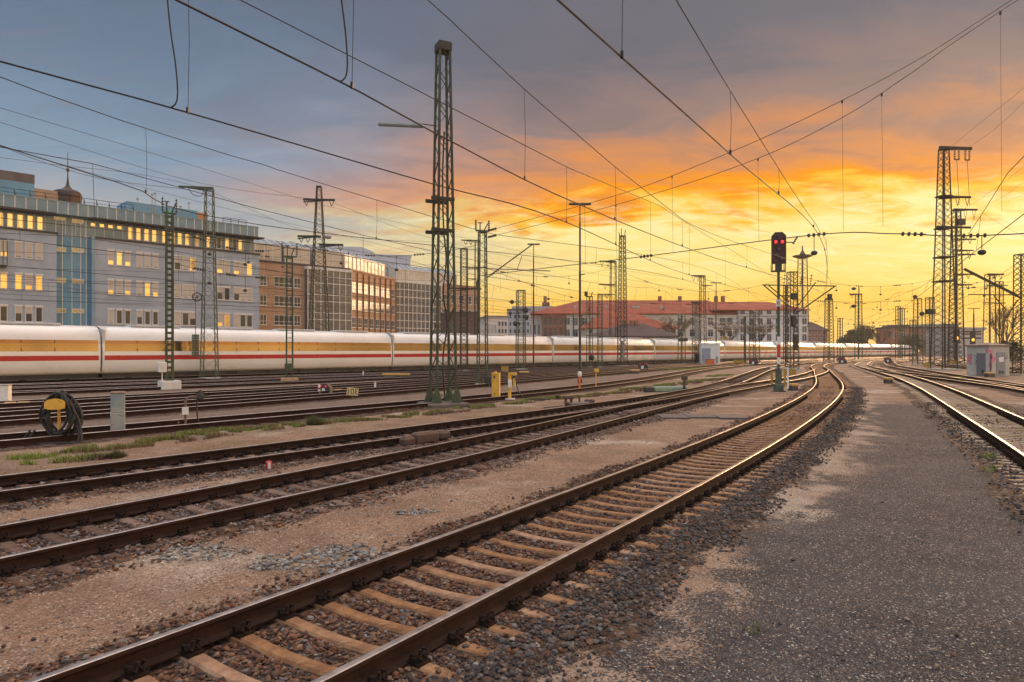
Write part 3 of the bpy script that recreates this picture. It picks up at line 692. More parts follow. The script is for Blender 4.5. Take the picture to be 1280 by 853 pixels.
def ladder(b, H, wx, wy=.16, n=20, leg=.1):
    for x in (-1, 1): b.bar((x*wx/2, 0, 0), (x*wx/2, 0, H), leg, wy)
    for i in range(n): z = .25+(H-.4)*i/(n-1); b.bar((-wx/2, 0, z), (wx/2, 0, z), .07, wy*.8)
def insul(b, p, q, r=.07, n=4):
    p, q = Vector(p), Vector(q); b.tube([p, q], .02, 5)
    for i in range(n):
        c = p.lerp(q, (i+.7)/(n+.4)); t = (q-p).normalized()*.03; b.tube([c-t, c+t], r, 8)
def horn_top(root, H, w, m, up=.75, r=.06):
    """twin insulators standing on a yoke at the mast top"""
    b = MB(); b.bar((-w/2, 0, H+.06), (w/2, 0, H+.06), .1); b.build('yoke', m, root)
    for x in (-w/2, w/2):
        b = MB(); insul(b, (x, 0, H+.1), (x, 0, H+up), r, 5); b.build('insulator', IRON, root)
    b = MB(); b.bar((-.15, 0, H+.1), (-.15, 0, H+up*.75), .06); b.bar((.12, 0, H+.1), (.34, 0, H+up*.7), .06); b.bar((-.3, 0, H+up*.75), (.0, 0, H+up*.75), .05); b.build('switch_blade', IRON, root)
def arm(root, z, x0, x1, m, th=.12, hang=(), vlen=.8, name='crossarm', y=0.0):
    b = MB(); b.bar((x0, y, z), (x1, y, z), th, th); b.bar((x0, y, z-.28), (x1*.75+x0*.25, y, z-.05), th*.5); o = b.build(name, m, root)
    for hx in hang:
        b = MB(); insul(b, (hx-.25, y, z-th/2), (hx, y, z-vlen), .06, 4); insul(b, (hx+.25, y, z-th/2), (hx, y, z-vlen), .06, 4); b.build('hanging_insulator', IRON, o)
    return o
def foot(root, w, h, m=CONC, d=None):
    b = MB(); b.bev(0, 0, h/2-.12, w, d or w, h+.24, .04); b.build('concrete_foot', m, root)
LM = 'lattice mast'
def mast(px, yb, yt, wb, wt, label, n=None, m=GREEN, style='lattice', rz=.35, group=None, Y=None, name='lattice_mast', leg=None, br=None, cat='mast', dbl=False):
    x, y = G(px, yb) if Y is None else XY(px, Y); H = ZZ(yt, y); sc = y/853
    root = thing(name, label, cat, (x, y, 0), rz, group); b = MB()
    leg = (leg or max(.08, .85*sc))*.82; br = (br or max(.04, .45*sc))*.8
    if style == 'lattice': lattice(b, H, wb, wt, n or int(H/.75), leg, br, dbl=dbl)
    elif style == 'rung': lattice(b, H, wb, wt, n or int(H/.6), leg, br*1.2, rungs=True)
    else: ladder(b, H, wb, .18, n or int(H/.55), leg)
    b.build('mast_frame', m, root); foot(root, wb*1.35, .18)
    return root, H

# the big mast beside the near tracks
def big_mast():
    x, y = G(554, 508); H = ZZ(57, y); root = thing('lattice_mast', 'tallest near green lattice mast, with strip lamp on an arm, standing in the verge', 'mast', (x, y, 0), R(26))
    b = MB(); lattice(b, H, .84, .42, 22, .085, .042); b.build('mast_frame', mat('big_mast_paint', (.05, .075, .042), (.03, .036, .026), .22, .6, 0, .15, 30, c3=(.1, .06, .035)), root)
    b = MB(); b.box(0, 0, H-.12, .56, .56, .3); b.box(0, 0, H+.05, .52, .52, .06); b.build('cap', DARKGREEN, root)
    for sx in (-1, 1):
        for sy in (-1, 1):
            b = MB(); b.prism([(sx*.43-.26, .1), (sx*.43+.26, .1), (sx*.43+.07, .72), (sx*.43-.07, .72)], sy*.43-.03, sy*.43+.03)
            b.bar((sx*.43, sy*.43-.26*1, .12), (sx*.43, sy*.43+.26, .12), .03, .12); b.build('gusset_plate', GREEN, root)
    foot(root, 1.7, .16, mat('dark_foot', (.16, .13, .11), (.11, .09, .08), 3, .95))
    for zz in (ZZ(251, y), ZZ(290, y)):
        b = MB(); b.bar((-.62, -.36, zz), (.34, -.36, zz), .13); b.bar((-.62, .36, zz), (.34, .36, zz), .13); b.build('clamp_bar', DARKGREEN, root)
    z = ZZ(157, y); c, s = math.cos(-R(26)), math.sin(-R(26)); L = lambda d, zz: (d*c, d*s, zz)
    b = MB(); b.tube([L(-.3, z-.02), L(-.8, z+.05), L(-2.6, z+.07)], .022, 6); la = b.build('lamp_arm', IRON, root)
    b = MB(); b.tube([L(-.82, z-.03), L(-.84, z-.03), L(-2.6, z+.05), L(-2.64, z+.05)], .085, 8); b.build('strip_lamp', mat('grey_lamp_shell', (.22, .24, .24), (.18, .2, .2), 3, .5), la)
    b = MB()
    pts = [(.1, .1, .4), (.05, .15, 2), (.22, .1, 3.4), (.02, .05, 4.6), (.2, .18, 6.0), (.05, .1, 7.4), (.0, .05, 9.5), (.05, .0, 11.2)]
    b.tube(smooth_path(pts, .3), .035, 6); b.build('cable', BLACKR, root)
big_mast()

def left_masts():
    # mast with arm to the left, weights on its side
    root, H = mast(262, 475, 236, 1.1, .52, 'green lattice mast with weight stack and an arm pointing left, before the lilac office', 20, rz=.2, dbl=True)
    arm(root, H+.05, .3, -2.2, GREEN, .14); b = MB(); b.tube(smooth_path([(-1.5, 0, H-.05), (-1.2, 0, H-.5), (-.6, 0, H-.6), (-.4, 0, H-.1)], .2), .025, 5); b.build('jumper_cable', IRON, root)
    b = MB(); insul(b, (-.9, 0, H-.02), (-.35, 0, H-.12), .09, 4); b.build('insulator', IRON, root)
    y = root.location.y
    zw = ZZ(446, y); b = MB()
    for i in range(13): b.box(-.95, -.2, zw+.07+i*.13, .46, .3, .11)
    b.bar((-.95, -.2, zw), (-.95, -.2, ZZ(372, y)), .04); b.build('tension_weight', mat('weight_iron', (.08, .09, .05), (.05, .06, .035), 5, .8), root)
    b = MB(); zz = ZZ(372, y); ring = [(.32*math.cos(i*math.pi/8)-.8, -.35, zz+.32*math.sin(i*math.pi/8)) for i in range(17)]; b.tube(ring, .045, 6, False)
    for i in range(0, 16, 2): b.bar((-.8, -.35, zz), ring[i], .03)
    b.build('pulley_wheel', IRON, root)
    # slim ladder mast
    root, H = mast(212, 487, 268, .34, .34, 'slim green ladder mast with grey box on a white concrete foot', 30, style='ladder', rz=.75, leg=.12)
    ALLP[root.name][-1].data.materials[0] = WHITEP
    horn_top(root, H, .75, GREEN, .95); y = root.location.y
    b = MB(); b.bev(-.45, -.2, ZZ(459, y), .42, .3, .58, .03); b.bar((-.45, -.2, .2), (-.45, -.2, ZZ(462, y)), .06); b.build('junction_box', WHITEP, root)
    b = MB(); b.lathe([(.05, 0), (.09, .1), (.06, .2)], 0, 0, 8, H+.05); b.build('signal_bulb', mat('pale_green_bulb', (.15, .5, .3), (.12, .45, .25), 3, .3), root)
    b = MB(); b.bev(0, 0, .2, 1.05, .85, .62, .03); b.build('concrete_foot', WHITEP, root)
    root, H = mast(362, 478, 322, .42, .38, 'slim green ladder mast with square box and forked top, before the brick offices', 26, style='rung', rz=.4, leg=.09)
    horn_top(root, H, 1.0, GREEN, 1.05, .07); y = root.location.y
    b = MB(); b.bev(-.1, -.36, ZZ(459, y), .5, .3, .55, .03); b.build('green_box', GREEN, root)
    b = MB(); b.bev(0, 0, .12, 1.15, .7, .38, .03); b.build('footing_beam', mat('orange_footing', (.5, .3, .16), (.42, .25, .13), 3, .8), root)
    # pylon behind the train
    root, H = mast(399, 0, 233, 2.3, .45, 'tapered pylon with two crossarm levels standing behind the train by the glazed bay', 30, m=DARKGREEN, rz=.1, Y=75, leg=.13, br=.07, dbl=True, name='power_pylon', cat='pylon')
    y = 75
    for py, a0, a1, hg in ((250, -1.7, 1.7, (-1.35, 1.35)), (296, -2.3, 0.2, (-1.9, -1.2)), (306, 0, 2.6, (2.3,))): arm(root, ZZ(py, y), a0, a1, DARKGREEN, .22, hg, .7)
    b = MB(); b.ball((1.0, -.3, ZZ(297, y)), .42, 8, .5); b.build('round_lamp', mat('lamp_grey', (.3, .31, .33), (.25, .26, .28), 3, .5), root)
    # forked mast with bracket
    root, H = mast(603, 483, 290, .58, .42, 'green lattice mast with forked insulator top and slanting bracket beside the yellow cabinet', 24, rz=.3)
    horn_top(root, H, .85, GREEN, .75, .07); y = root.location.y
    b = MB(); z1, z2 = ZZ(348, y), ZZ(306, y); c, s = math.cos(-.3), math.sin(-.3); L = lambda d, z: (d*c, d*s, z)
    b.tube([L(.25, z1), L(3.15, z2)], .04, 6); b.tube([L(.25, ZZ(336, y)), L(4.3, ZZ(339, y))], .03, 6); insul(b, L(.5, z1+.16), L(1.1, z1+.6), .08, 4); b.tube([L(2.2, ZZ(337, y)), L(2.5, ZZ(320, y))], .02, 5); b.build('cantilever', IRON, root)
    b = MB(); b.box(.45, -.2, .35, .6, .4, .5); b.tube(smooth_path([(-.2, -.5, 0), (-.1, -.5, .7), (.3, -.5, .1), (.5, -.45, .8)], .1), .03, 5); b.build('cable_drum', IRON, root)
    # dense square column
    root, H = mast(580, 464.5, 311, .72, .66, 'square dark lattice column with short side arms, right of the big near mast', 30, m=DARKGREEN, rz=.25, dbl=True, br=.07)
    y = root.location.y
    arm(root, ZZ(361, y), -1.6, 1.9, DARKGREEN, .16); arm(root, ZZ(334, y), -.2, 2.5, DARKGREEN, .1); b = MB(); insul(b, (.4, 0, ZZ(336, y)), (1.6, 0, ZZ(336, y)), .12, 4); b.build('insulator', IRON, root)
    b = MB(); b.lathe([(.12, 0), (.2, .3), (.2, .7), (.1, .9)], 1.5, 0, 8, ZZ(360, y)); b.build('transformer_can', IRON, root)
    root, H = mast(596, 0, 301, .6, .45, 'thin rust brown mast with arm to the left behind the square column', 26, m=RUSTMAST, rz=.2, Y=92)
    arm(root, H, .3, -2.1, RUSTMAST, .14, (-1.5, -.8), .6); arm(root, ZZ(349, 92), -1.4, .3, RUSTMAST, .1)
    # centre
    root, H = mast(651, 463, 363, .9, .8, 'short thick lattice column loaded with switchgear, left of the slim lamp post', 20, m=GREEN, rz=.3, dbl=True, br=.06)
    y = root.location.y
    for k, (py, dx, r) in enumerate(((378, -1.1, .25), (388, .5, .35), (392, -1.3, .2), (397, .6, .3), (405, -.7, .3))):
        b = MB(); b.bar((0, 0, ZZ(py, y)), (dx*1.3, 0, ZZ(py, y)), .08); b.ball((dx, -.2, ZZ(py, y)), r, 6); b.build('switchgear', IRON, root)
    root, H = mast(737, 460, 371, .55, .5, 'short ladder mast with small forked top, right of the tall lamp post', 20, m=GREEN, style='rung', rz=.5)
    y = root.location.y; b = MB(); b.bar((-.6, 0, H), (.5, 0, H), .12); b.box(-.55, 0, H+.35, .3, .3, .55); b.bar((.2, 0, H), (.45, 0, H+.6), .08); b.build('yoke', IRON, root)
    b = MB(); b.ball((0, -.4, ZZ(447, y)), .4, 6); b.build('round_box', IRON, root)
    root, H = mast(750, 460.5, 368, .5, .46, 'short ladder mast whose top arm reaches to the brown mast behind', 22, m=GREEN, style='rung', rz=.2)
    arm(root, H, -.3, 2.0, GREEN, .12, (.9,), .5)
    root, H = mast(766.5, 0, 327, 1.2, .8, 'brown lattice mast with two arms to the left behind the train', 22, m=RUSTMAST, rz=.1, Y=114)
    arm(root, H, .4, -2.3, RUSTMAST, .2, (-1.9, -.9), 1.0); arm(root, ZZ(356, 114), .4, -2.4, RUSTMAST, .18, (-1.4,), .8)
    root, H = mast(778, 458.5, 295, 1.05, .62, 'tall dark lattice mast with spiked top in front of the red roofed station', 28, m=RUSTMAST, rz=.3, dbl=True, br=.07)
    b = MB(); b.bar((-.5, 0, H), (.5, 0, H), .12); b.bar((-.15, 0, H), (-.15, 0, H+1), .07); b.bar((.35, 0, H), (.45, 0, H+.8), .07); b.bar((-.4, 0, H), (-.55, 0, H+.45), .07); b.build('spike', IRON, root)
    b = MB(); b.box(-.1, -.2, ZZ(438, root.location.y), .4, .4, 2.6); b.build('tension_weight', CONC, root)
left_masts()

def right_masts():
    root, H = mast(852, 456, 392, .8, .7, 'short pale ladder mast left of the white kiosk', 16, style='rung', rz=.4)
    b = MB(); b.box(0, -.4, ZZ(425, root.location.y), 1.5, .3, .5); b.build('box', IRON, root)
    root, H = mast(870, 455.5, 379, .9, .8, 'sturdy green lattice mast touching the left side of the white kiosk', 18, rz=.3, dbl=True)
    b = MB(); b.bar((-.8, 0, H+.1), (.8, 0, H+.1), .2); b.build('yoke', IRON, root)
    b = MB(); b.box(0, -.5, ZZ(448, root.location.y), 1.0, .4, 1.3); b.build('box', IRON, root)
    root, H = mast(878, 0, 345, 1.1, .7, 'tall lattice mast with insulator arm to the left behind the white kiosk', 24, m=RUSTMAST, rz=.1, Y=118)
    arm(root, H, .4, -2.0, RUSTMAST, .2, (-1.6, -.8), 1.0); arm(root, ZZ(357, 118), -.3, 1.8, RUSTMAST, .12)
    root, H = mast(943, 455, 390, 1.2, 1.0, 'green lattice mast between the bare trees, in front of the train', 18, rz=.3, dbl=True)
    root, H = mast(931, 455, 396, .2, .2, 'thin plain steel post left of the lattice mast by the bare trees', 10, style='ladder', rz=.3, leg=.12)
    # central mast with wide bracket frame
    root, H = mast(990, 463, 340, 1.05, .8, 'dark lattice mast with wide horizontal bracket just right of the red signal', 22, m=DARKGREEN, rz=.15, dbl=True, br=.06); y = root.location.y
    zt, zb = ZZ(357, y), ZZ(392, y)
    b = MB(); b.bar((-3.6, 0, zt), (5.2, 0, zt), .12); b.bar((-2.9, 0, ZZ(357, y)), (-.4, 0, ZZ(378, y)), .09); b.bar((-3.6, -.2, zt), (-.5, -.2, ZZ(384, y)), .1); b.bar((5.2, -.2, zt), (.4, -.2, zb), .12); b.bar((3.0, .2, zt+.4), (.4, .2, ZZ(388, y)), .09); b.bar((-1.6, 0, ZZ(370, y)), (.5, 0, ZZ(370, y)), .1); b.build('bracket_frame', DARKGREEN, root)
    for dx, dy, p, w, h in ((-.1, -.5, 402, .5, 1.3), (.1, -.5, 428, .5, 1.8), (0, -.4, 371, .6, .7)):
        b = MB(); b.bev(dx, dy, ZZ(p, y), w, .35, h, .05); b.build('switchgear', DARKGREEN, root)
    for dx, py in ((2.2, 350), (-1.0, 345), (1.0, 352)):
        b = MB(); insul(b, (dx, 0, ZZ(357, y)), (dx+.2, 0, ZZ(py-8, y)), .12, 4); b.build('insulator', IRON, root)
    mast(982, 455, 357, .5, .45, 'slim steel mast half hidden behind the red signal post', 18, m=DARKGREEN, rz=.2)
    root, H = mast(1003, 0, 322, 3.4, 2.2, 'very tall distant lattice tower with round platform behind the station', 22, m=RUSTMAST, rz=.3, Y=262, leg=.3, br=.16, name='radio_tower', cat='tower')
    b = MB(); b.lathe([(1.0, -.5), (3.6, .3), (3.6, .7), (1.2, 1.0), (.3, 2.6), (.2, 4.5)], 0, 0, 10, H); b.build('platform', RUSTMAST, root)
    root, H = mast(1036, 454, 374, 1.2, .85, 'brown lattice mast standing alone left of the thin green mast', 20, m=RUSTMAST, rz=.2, dbl=True)
    b = MB(); b.bar((-.6, 0, H), (.6, 0, H), .3); b.box(0, -.2, H+.45, .6, .5, .8); b.build('yoke', IRON, root)
    mast(1050, 452.5, 398, .7, .55, 'thin green ladder mast right of the lone brown mast', 14, style='rung', rz=.4)
    root, H = mast(1073, 450.5, 368, 1.1, .9, 'green lattice mast with a cross head before the dark bushes', 20, rz=.2)
    arm(root, H, -2.2, .8, DARKGREEN, .25, (-1.6,), .9); b = MB(); b.ball((-1.2, 0, H+1.2), .5, 6, .7); b.build('round_box', IRON, root); b = MB(); b.ball((-1.2, 0, ZZ(383, root.location.y)), .55, 6, .7); b.build('round_box', IRON, root); b = MB(); b.bar((.1, 0, H), (.1, 0, H+1.6), .15); b.build('spike', IRON, root)
    mast(1122.5, 449, 383, .8, .7, 'left post of the twin thin masts before the red brick house', 16, style='rung', rz=.3, Y=165)
    root, H = mast(1127.5, 448, 386, .8, .7, 'right post of the twin thin masts before the red brick house', 16, style='rung', rz=.3, Y=172)
    arm(root, H, -1.4, 1.2, DARKGREEN, .2)
    mast(1141, 455, 400, .8, .7, 'shortest green lattice mast, left neighbour of the green mast with round head', 14, rz=.3, Y=128)
    root, H = mast(1147, 457, 373, .95, .7, 'green lattice mast with small round head, left of the two tall pylons', 20, rz=.3); b = MB(); b.ball((-.5, 0, H+.2), .3, 6); b.build('round_box', IRON, root); b = MB(); b.ball((.8, 0, ZZ(392, 100)), .35, 6); b.build('round_box', IRON, root)
    root, H = mast(1162, 458, 372, .8, .75, 'square green lattice column right beside the tallest right hand pylon', 20, rz=.2, dbl=True)
    b = MB(); b.box(0, -.1, ZZ(390, root.location.y), .9, .9, .7); b.build('box', IRON, root)
    # tallest pylon
    root, H = mast(1179.5, 463, 186, 1.85, .7, 'tallest right hand pylon with three arms pointing right above the yard throat', 34, m=RUSTMAST, rz=.12, dbl=True, leg=.12, br=.055, name='power_pylon', cat='pylon'); y = root.location.y
    arm(root, H+.1, -.5, 3.4, RUSTMAST, .3, (), 1.0)
    for dx in (1.6, 2.9):
        b = MB(); insul(b, (dx-.25, 0, H-.1), (dx-.25, 0, H-1.2), .12, 5); insul(b, (dx+.25, 0, H-.1), (dx+.25, 0, H-1.2), .12, 5); b.bar((dx-.3, 0, H-1.2), (dx+.3, 0, H-1.2), .1); b.tube([(dx, 0, H-1.2), (dx+.3, 0, ZZ(246, y)-.9)], .03, 4); b.build('hanging_insulator', IRON, root)
    arm(root, ZZ(246, y), -.6, 3.3, RUSTMAST, .22, (1.7, 2.9), 1.0); arm(root, ZZ(284, y), -.8, 3.3, RUSTMAST, .22, (1.9,), 1.0)
    for py in (246, 286, 322, 352):
        b = MB(); w = .7+(1.85-.7)*(py-186)/277; b.box(0, 0, ZZ(py, y), w+.3, w+.3, .14); b.build('collar', RUSTMAST, root)
    root, H = mast(1195, 456.5, 262, 1.5, .8, 'second tall pylon with many short arms, right of the tallest pylon', 32, m=RUSTMAST, rz=.1, dbl=True, leg=.16, br=.08, name='power_pylon', cat='pylon'); y = root.location.y
    arm(root, H, -.4, 3.4, RUSTMAST, .25, (1.5, 2.9), 1.6)
    for py, l in ((299, 3.2), (313, 2.8), (318, 3.1), (343, 2.8), (356, 2.6)): arm(root, ZZ(py, y), -.4, l, RUSTMAST, .18, (l*.7,), .7)
    b = MB(); b.box(.6, -.2, ZZ(278, y), 1.1, .6, .9); b.build('box', IRON, root)
    mast(1186, 0, 405, 1.0, .9, 'green lattice mast seen through the legs of the tallest pylon', 14, rz=.3, Y=112)
    root, H = mast(1237, 0, 343, 1.3, .9, 'lattice mast with insulator arm to the right behind the graffiti hut', 24, m=RUSTMAST, rz=.1, Y=104)
    arm(root, H, -.4, 2.3, RUSTMAST, .22, (.9, 1.8), .8)
    root, H = mast(1249, 0, 352, .7, .6, 'thin mast with short arms in front of the bare tree behind the hut', 20, m=DARKGREEN, rz=.1, Y=92)
    arm(root, ZZ(357, 92), -1.8, 1.2, DARKGREEN, .12); arm(root, ZZ(379, 92), -2.4, .9, DARKGREEN, .12)
    root, H = mast(1276, 470, 318, .85, .72, 'thick dark lattice mast at the right edge with a long slanting strut', 22, m=DARKGREEN, rz=.1, dbl=True, br=.06); y = root.location.y
    b = MB(); b.bar((-.2, -.2, ZZ(373, y)), (-5.6, -.2, ZZ(338, y)), .13); b.bar((-.2, .2, ZZ(368, y)), (-5.2, .2, ZZ(336, y)), .06); b.bar((-5.0, 0, ZZ(369, y)), (.4, 0, ZZ(369, y)), .08); b.bar((-2.6, 0, ZZ(370, y)), (-1.4, 0, ZZ(388, y)), .07); b.bar((-1.4, 0, ZZ(398, y)), (-.3, 0, ZZ(375, y)), .07); b.build('strut', DARKGREEN, root)
    # plain lamp posts
    def lamp_post(px, yb, yt, label, hw, Y=None, r=.09, wood=False):
        x, y = G(px, yb) if Y is None else XY(px, Y); H = ZZ(yt, y); root = thing('lamp_post', label, 'lamp post', (x, y, 0), 0.0)
        b = MB(); b.tube([(0, 0, 0), (0, 0, H*.62)], r, 8, True, r*.85); b.tube([(0, 0, H*.62), (0, 0, H*.9)], r*.72, 8); b.tube([(0, 0, H*.9), (0, 0, H)], r*.45, 8); b.lathe([(r*1.9, 0), (r*1.9, .25), (r*1.1, .4)], 0, 0, 8); b.build('pole', RUSTMAST if wood else DARKGREEN, root)
        b = MB(); b.bev(-hw*.27, 0, H+.04, hw*.52, .24, .15, .04); b.bev(hw*.27, 0, H+.04, hw*.52, .24, .15, .04); b.box(0, 0, H+.02, .12, .16, .12); b.build('lamp_head', mat('lamp_post_head', (.1, .075, .06), (.07, .055, .045), 4, .6), root)
    lamp_post(725, 479, 256, 'tall T headed lamp post left of the red roofed station', 1.45)
    lamp_post(667, 463.5, 306, 'slimmer T headed lamp post beside the loaded column', 1.3)
    lamp_post(895, 0, 354, 'T headed lamp post behind the white kiosk', 1.7, Y=113, r=.12)
    lamp_post(1217, 0, 386, 'small T headed lamp post far behind the graffiti hut', 2.6, Y=150, r=.2)
right_masts()


# ------------------------------------------------------------ main signal
def signal():
    x, y = G(973, 489.5); root = thing('railway_signal', 'tall railway signal showing two red lights beside the curving track', 'signal', (x, y, 0), R(-12))
    z = lambda p: ZZ(p, y)
    b = MB(); b.bar((0, 0, .2), (0, 0, z(340)), .13); b.lathe([(.07, 0), (.07, .01)], 0, 0, 6); b.bev(0, 0, .18, .5, .36, .5, .06); b.box(0, 0, .75, .3, .22, .9); b.bar((0, 0, .02), (0, 0, .05), .7); b.build('mast_post', GREEN, root)
    b = MB(); b.bar((-.0, -.085, z(447)), (0, -.085, z(431)), .17, .04); b.build('red_band', RED, root)
    b = MB(); b.bar((0, -.085, z(455.5)), (0, -.085, z(447)), .17, .04); b.bar((0, -.085, z(431)), (0, -.085, z(421)), .17, .04); b.build('white_band', WHITEP, root)
    zt, zb = z(291), z(330); w = .72
    poly = [(-w/2, zb), (w/2, zb), (w/2, zt-.2), (w/2-.18, zt), (-w/2+.18, zt), (-w/2, zt-.2)]
    b = MB(); b.prism(poly, -.12, .14); head = b.build('signal_head', mat('signal_head_black', (.022, .014, .012), (.035, .02, .015), 3, .6), root)
    b = MB(); b.prism([(a*1.06, zb+(c-zb)*1.01-.01) for a, c in poly], -.13, -.1); b.build('backplate', mat('signal_rim', (.06, .025, .015), (.05, .02, .015), 3, .7), head)
    for dx in (-.17, .17):
        l = MB(); l.tube([(dx, -.19, z(303)), (dx, -.15, z(303))], .085, 12); l.build('red_light', REDLAMP, head)
        l = MB(); l.tube([(dx, -.34, z(301.4)), (dx, -.13, z(301.4))], .115, 10, False); l.build('lamp_hood', IRON, head)
    for dx, p in ((0, 296), (0, 312), (-.1, 319), (.12, 324)):
        l = MB(); l.tube([(dx, -.2, z(p)), (dx, -.13, z(p))], .08, 10); l.build('dark_lamp', mat('unlit_lens', (.05, .04, .03), (.04, .03, .03), 3, .2), head)
    b = MB(); q = .34
    for sx in (-1, 1): b.bar((sx*q, -.1, z(330)), (sx*q, -.1, z(339)), .04); b.bar((sx*q, .3, z(330)), (sx*q, .3, z(339)), .04); b.bar((sx*q, -.1, z(339)), (sx*q, .3, z(339)), .04)
    b.bar((-q, -.1, z(339)), (q, -.1, z(339)), .05); b.bar((-q, .3, z(339)), (q, .3, z(339)), .05); b.box(0, 0, z(335), .32, .26, .42); b.build('basket', IRON, root)
    b = MB(); b.bar((w/2, .1, z(303)), (w/2+.4, .1, z(303.5)), .05); insul(b, (w/2+.4, .1, z(306)), (w/2+.65, .1, z(296)), .06, 4); b.build('side_insulator', IRON, root)
    b = MB(); b.box(-.02, -.1, z(379), .24, .02, .38); pl = b.build('number_plate', WHITEP, root); text('B', .3, (-.02, -.112, z(379)-.1), IRON, pl)
    for sx in (-1, 1):
        b = MB(); b.box(sx*.34, .05, .75, .12, .02, 1.0 if sx > 0 else .72); b.build('striped_board', HAZARD_S, root)
    b = MB(); b.bar((-.42, .08, 1.3), (.55, .08, 1.3), .05); b.build('white_rail', WHITEP, root); b = MB(); b.box(.5, .06, .72, .09, .05, 1.15); b.build('white_post', WHITEP, root)
def text(s, size, loc, m, parent, rot=(R(90), 0, 0), name='lettering'):
    cu = bpy.data.curves.new(name, 'FONT'); cu.body = s; cu.size = size; cu.extrude = .004; cu.align_x = 'CENTER'
    t = bpy.data.objects.new(name, cu); COL.objects.link(t); dg = bpy.context.evaluated_depsgraph_get(); me = bpy.data.meshes.new_from_object(t.evaluated_get(dg)); bpy.data.objects.remove(t)
    me.materials.clear(); me.materials.append(m); o = bpy.data.objects.new(name, me); link(o, parent); o.location = loc; o.rotation_euler = rot; return o
signal()

# ------------------------------------------------------------ buildings
def window_proto(w, h, glass, fr=PVC, cap=False, sill=True, bars=1, trans=0.0, half=None, parent=None):
    """a window unit: frame with its pane, seen from local -y"""
    b = MB(); t = .06
    b.b0(-w/2, w/2, -.05, .03, 0, t); b.b0(-w/2, w/2, -.05, .03, h-t, h); b.b0(-w/2, -w/2+t, -.05, .03, t, h-t); b.b0(w/2-t, w/2, -.05, .03, t, h-t)
    for i in range(1, bars): x = -w/2+w*i/bars; b.b0(x-.03, x+.03, -.045, .03, t, h-t)
    if trans: b.b0(-w/2+t, w/2-t, -.042, .03, h*trans-.03, h*trans+.03)
    o = b.build('window', fr, parent)
    g = MB(); g.b0(-w/2+t*.5, w/2-t*.5, -.02, .02, t*.5, h-t*.5); g.build('pane', glass, o)
    if half: g = MB(); g.b0(-w/2+t, w/2-t, -.034, -.021, h*half, h-t); g.build('blind', BLIND, o)
    if cap: g = MB(); g.b0(-w/2-.06, w/2+.06, -.1, .02, h+.004, h+.2); g.build('shutter_box', PVC, o)
    if sill: g = MB(); g.b0(-w/2-.05, w/2+.05, -.11, .02, -.06, -.003); g.build('sill', PVC, o)
    return o
class Wins:
    def __init__(s, root): s.root = root; s.p = {}; s.n = 0
    def put(s, key, x, z, y=0.0, rz=0.0, **kw):
        if key not in s.p: o = window_proto(parent=s.root, **kw); s.p[key] = o
        else: o = dup(s.p[key], s.root)
        o.location = (x, y, z); o.rotation_euler = (0, 0, rz); s.n += 1

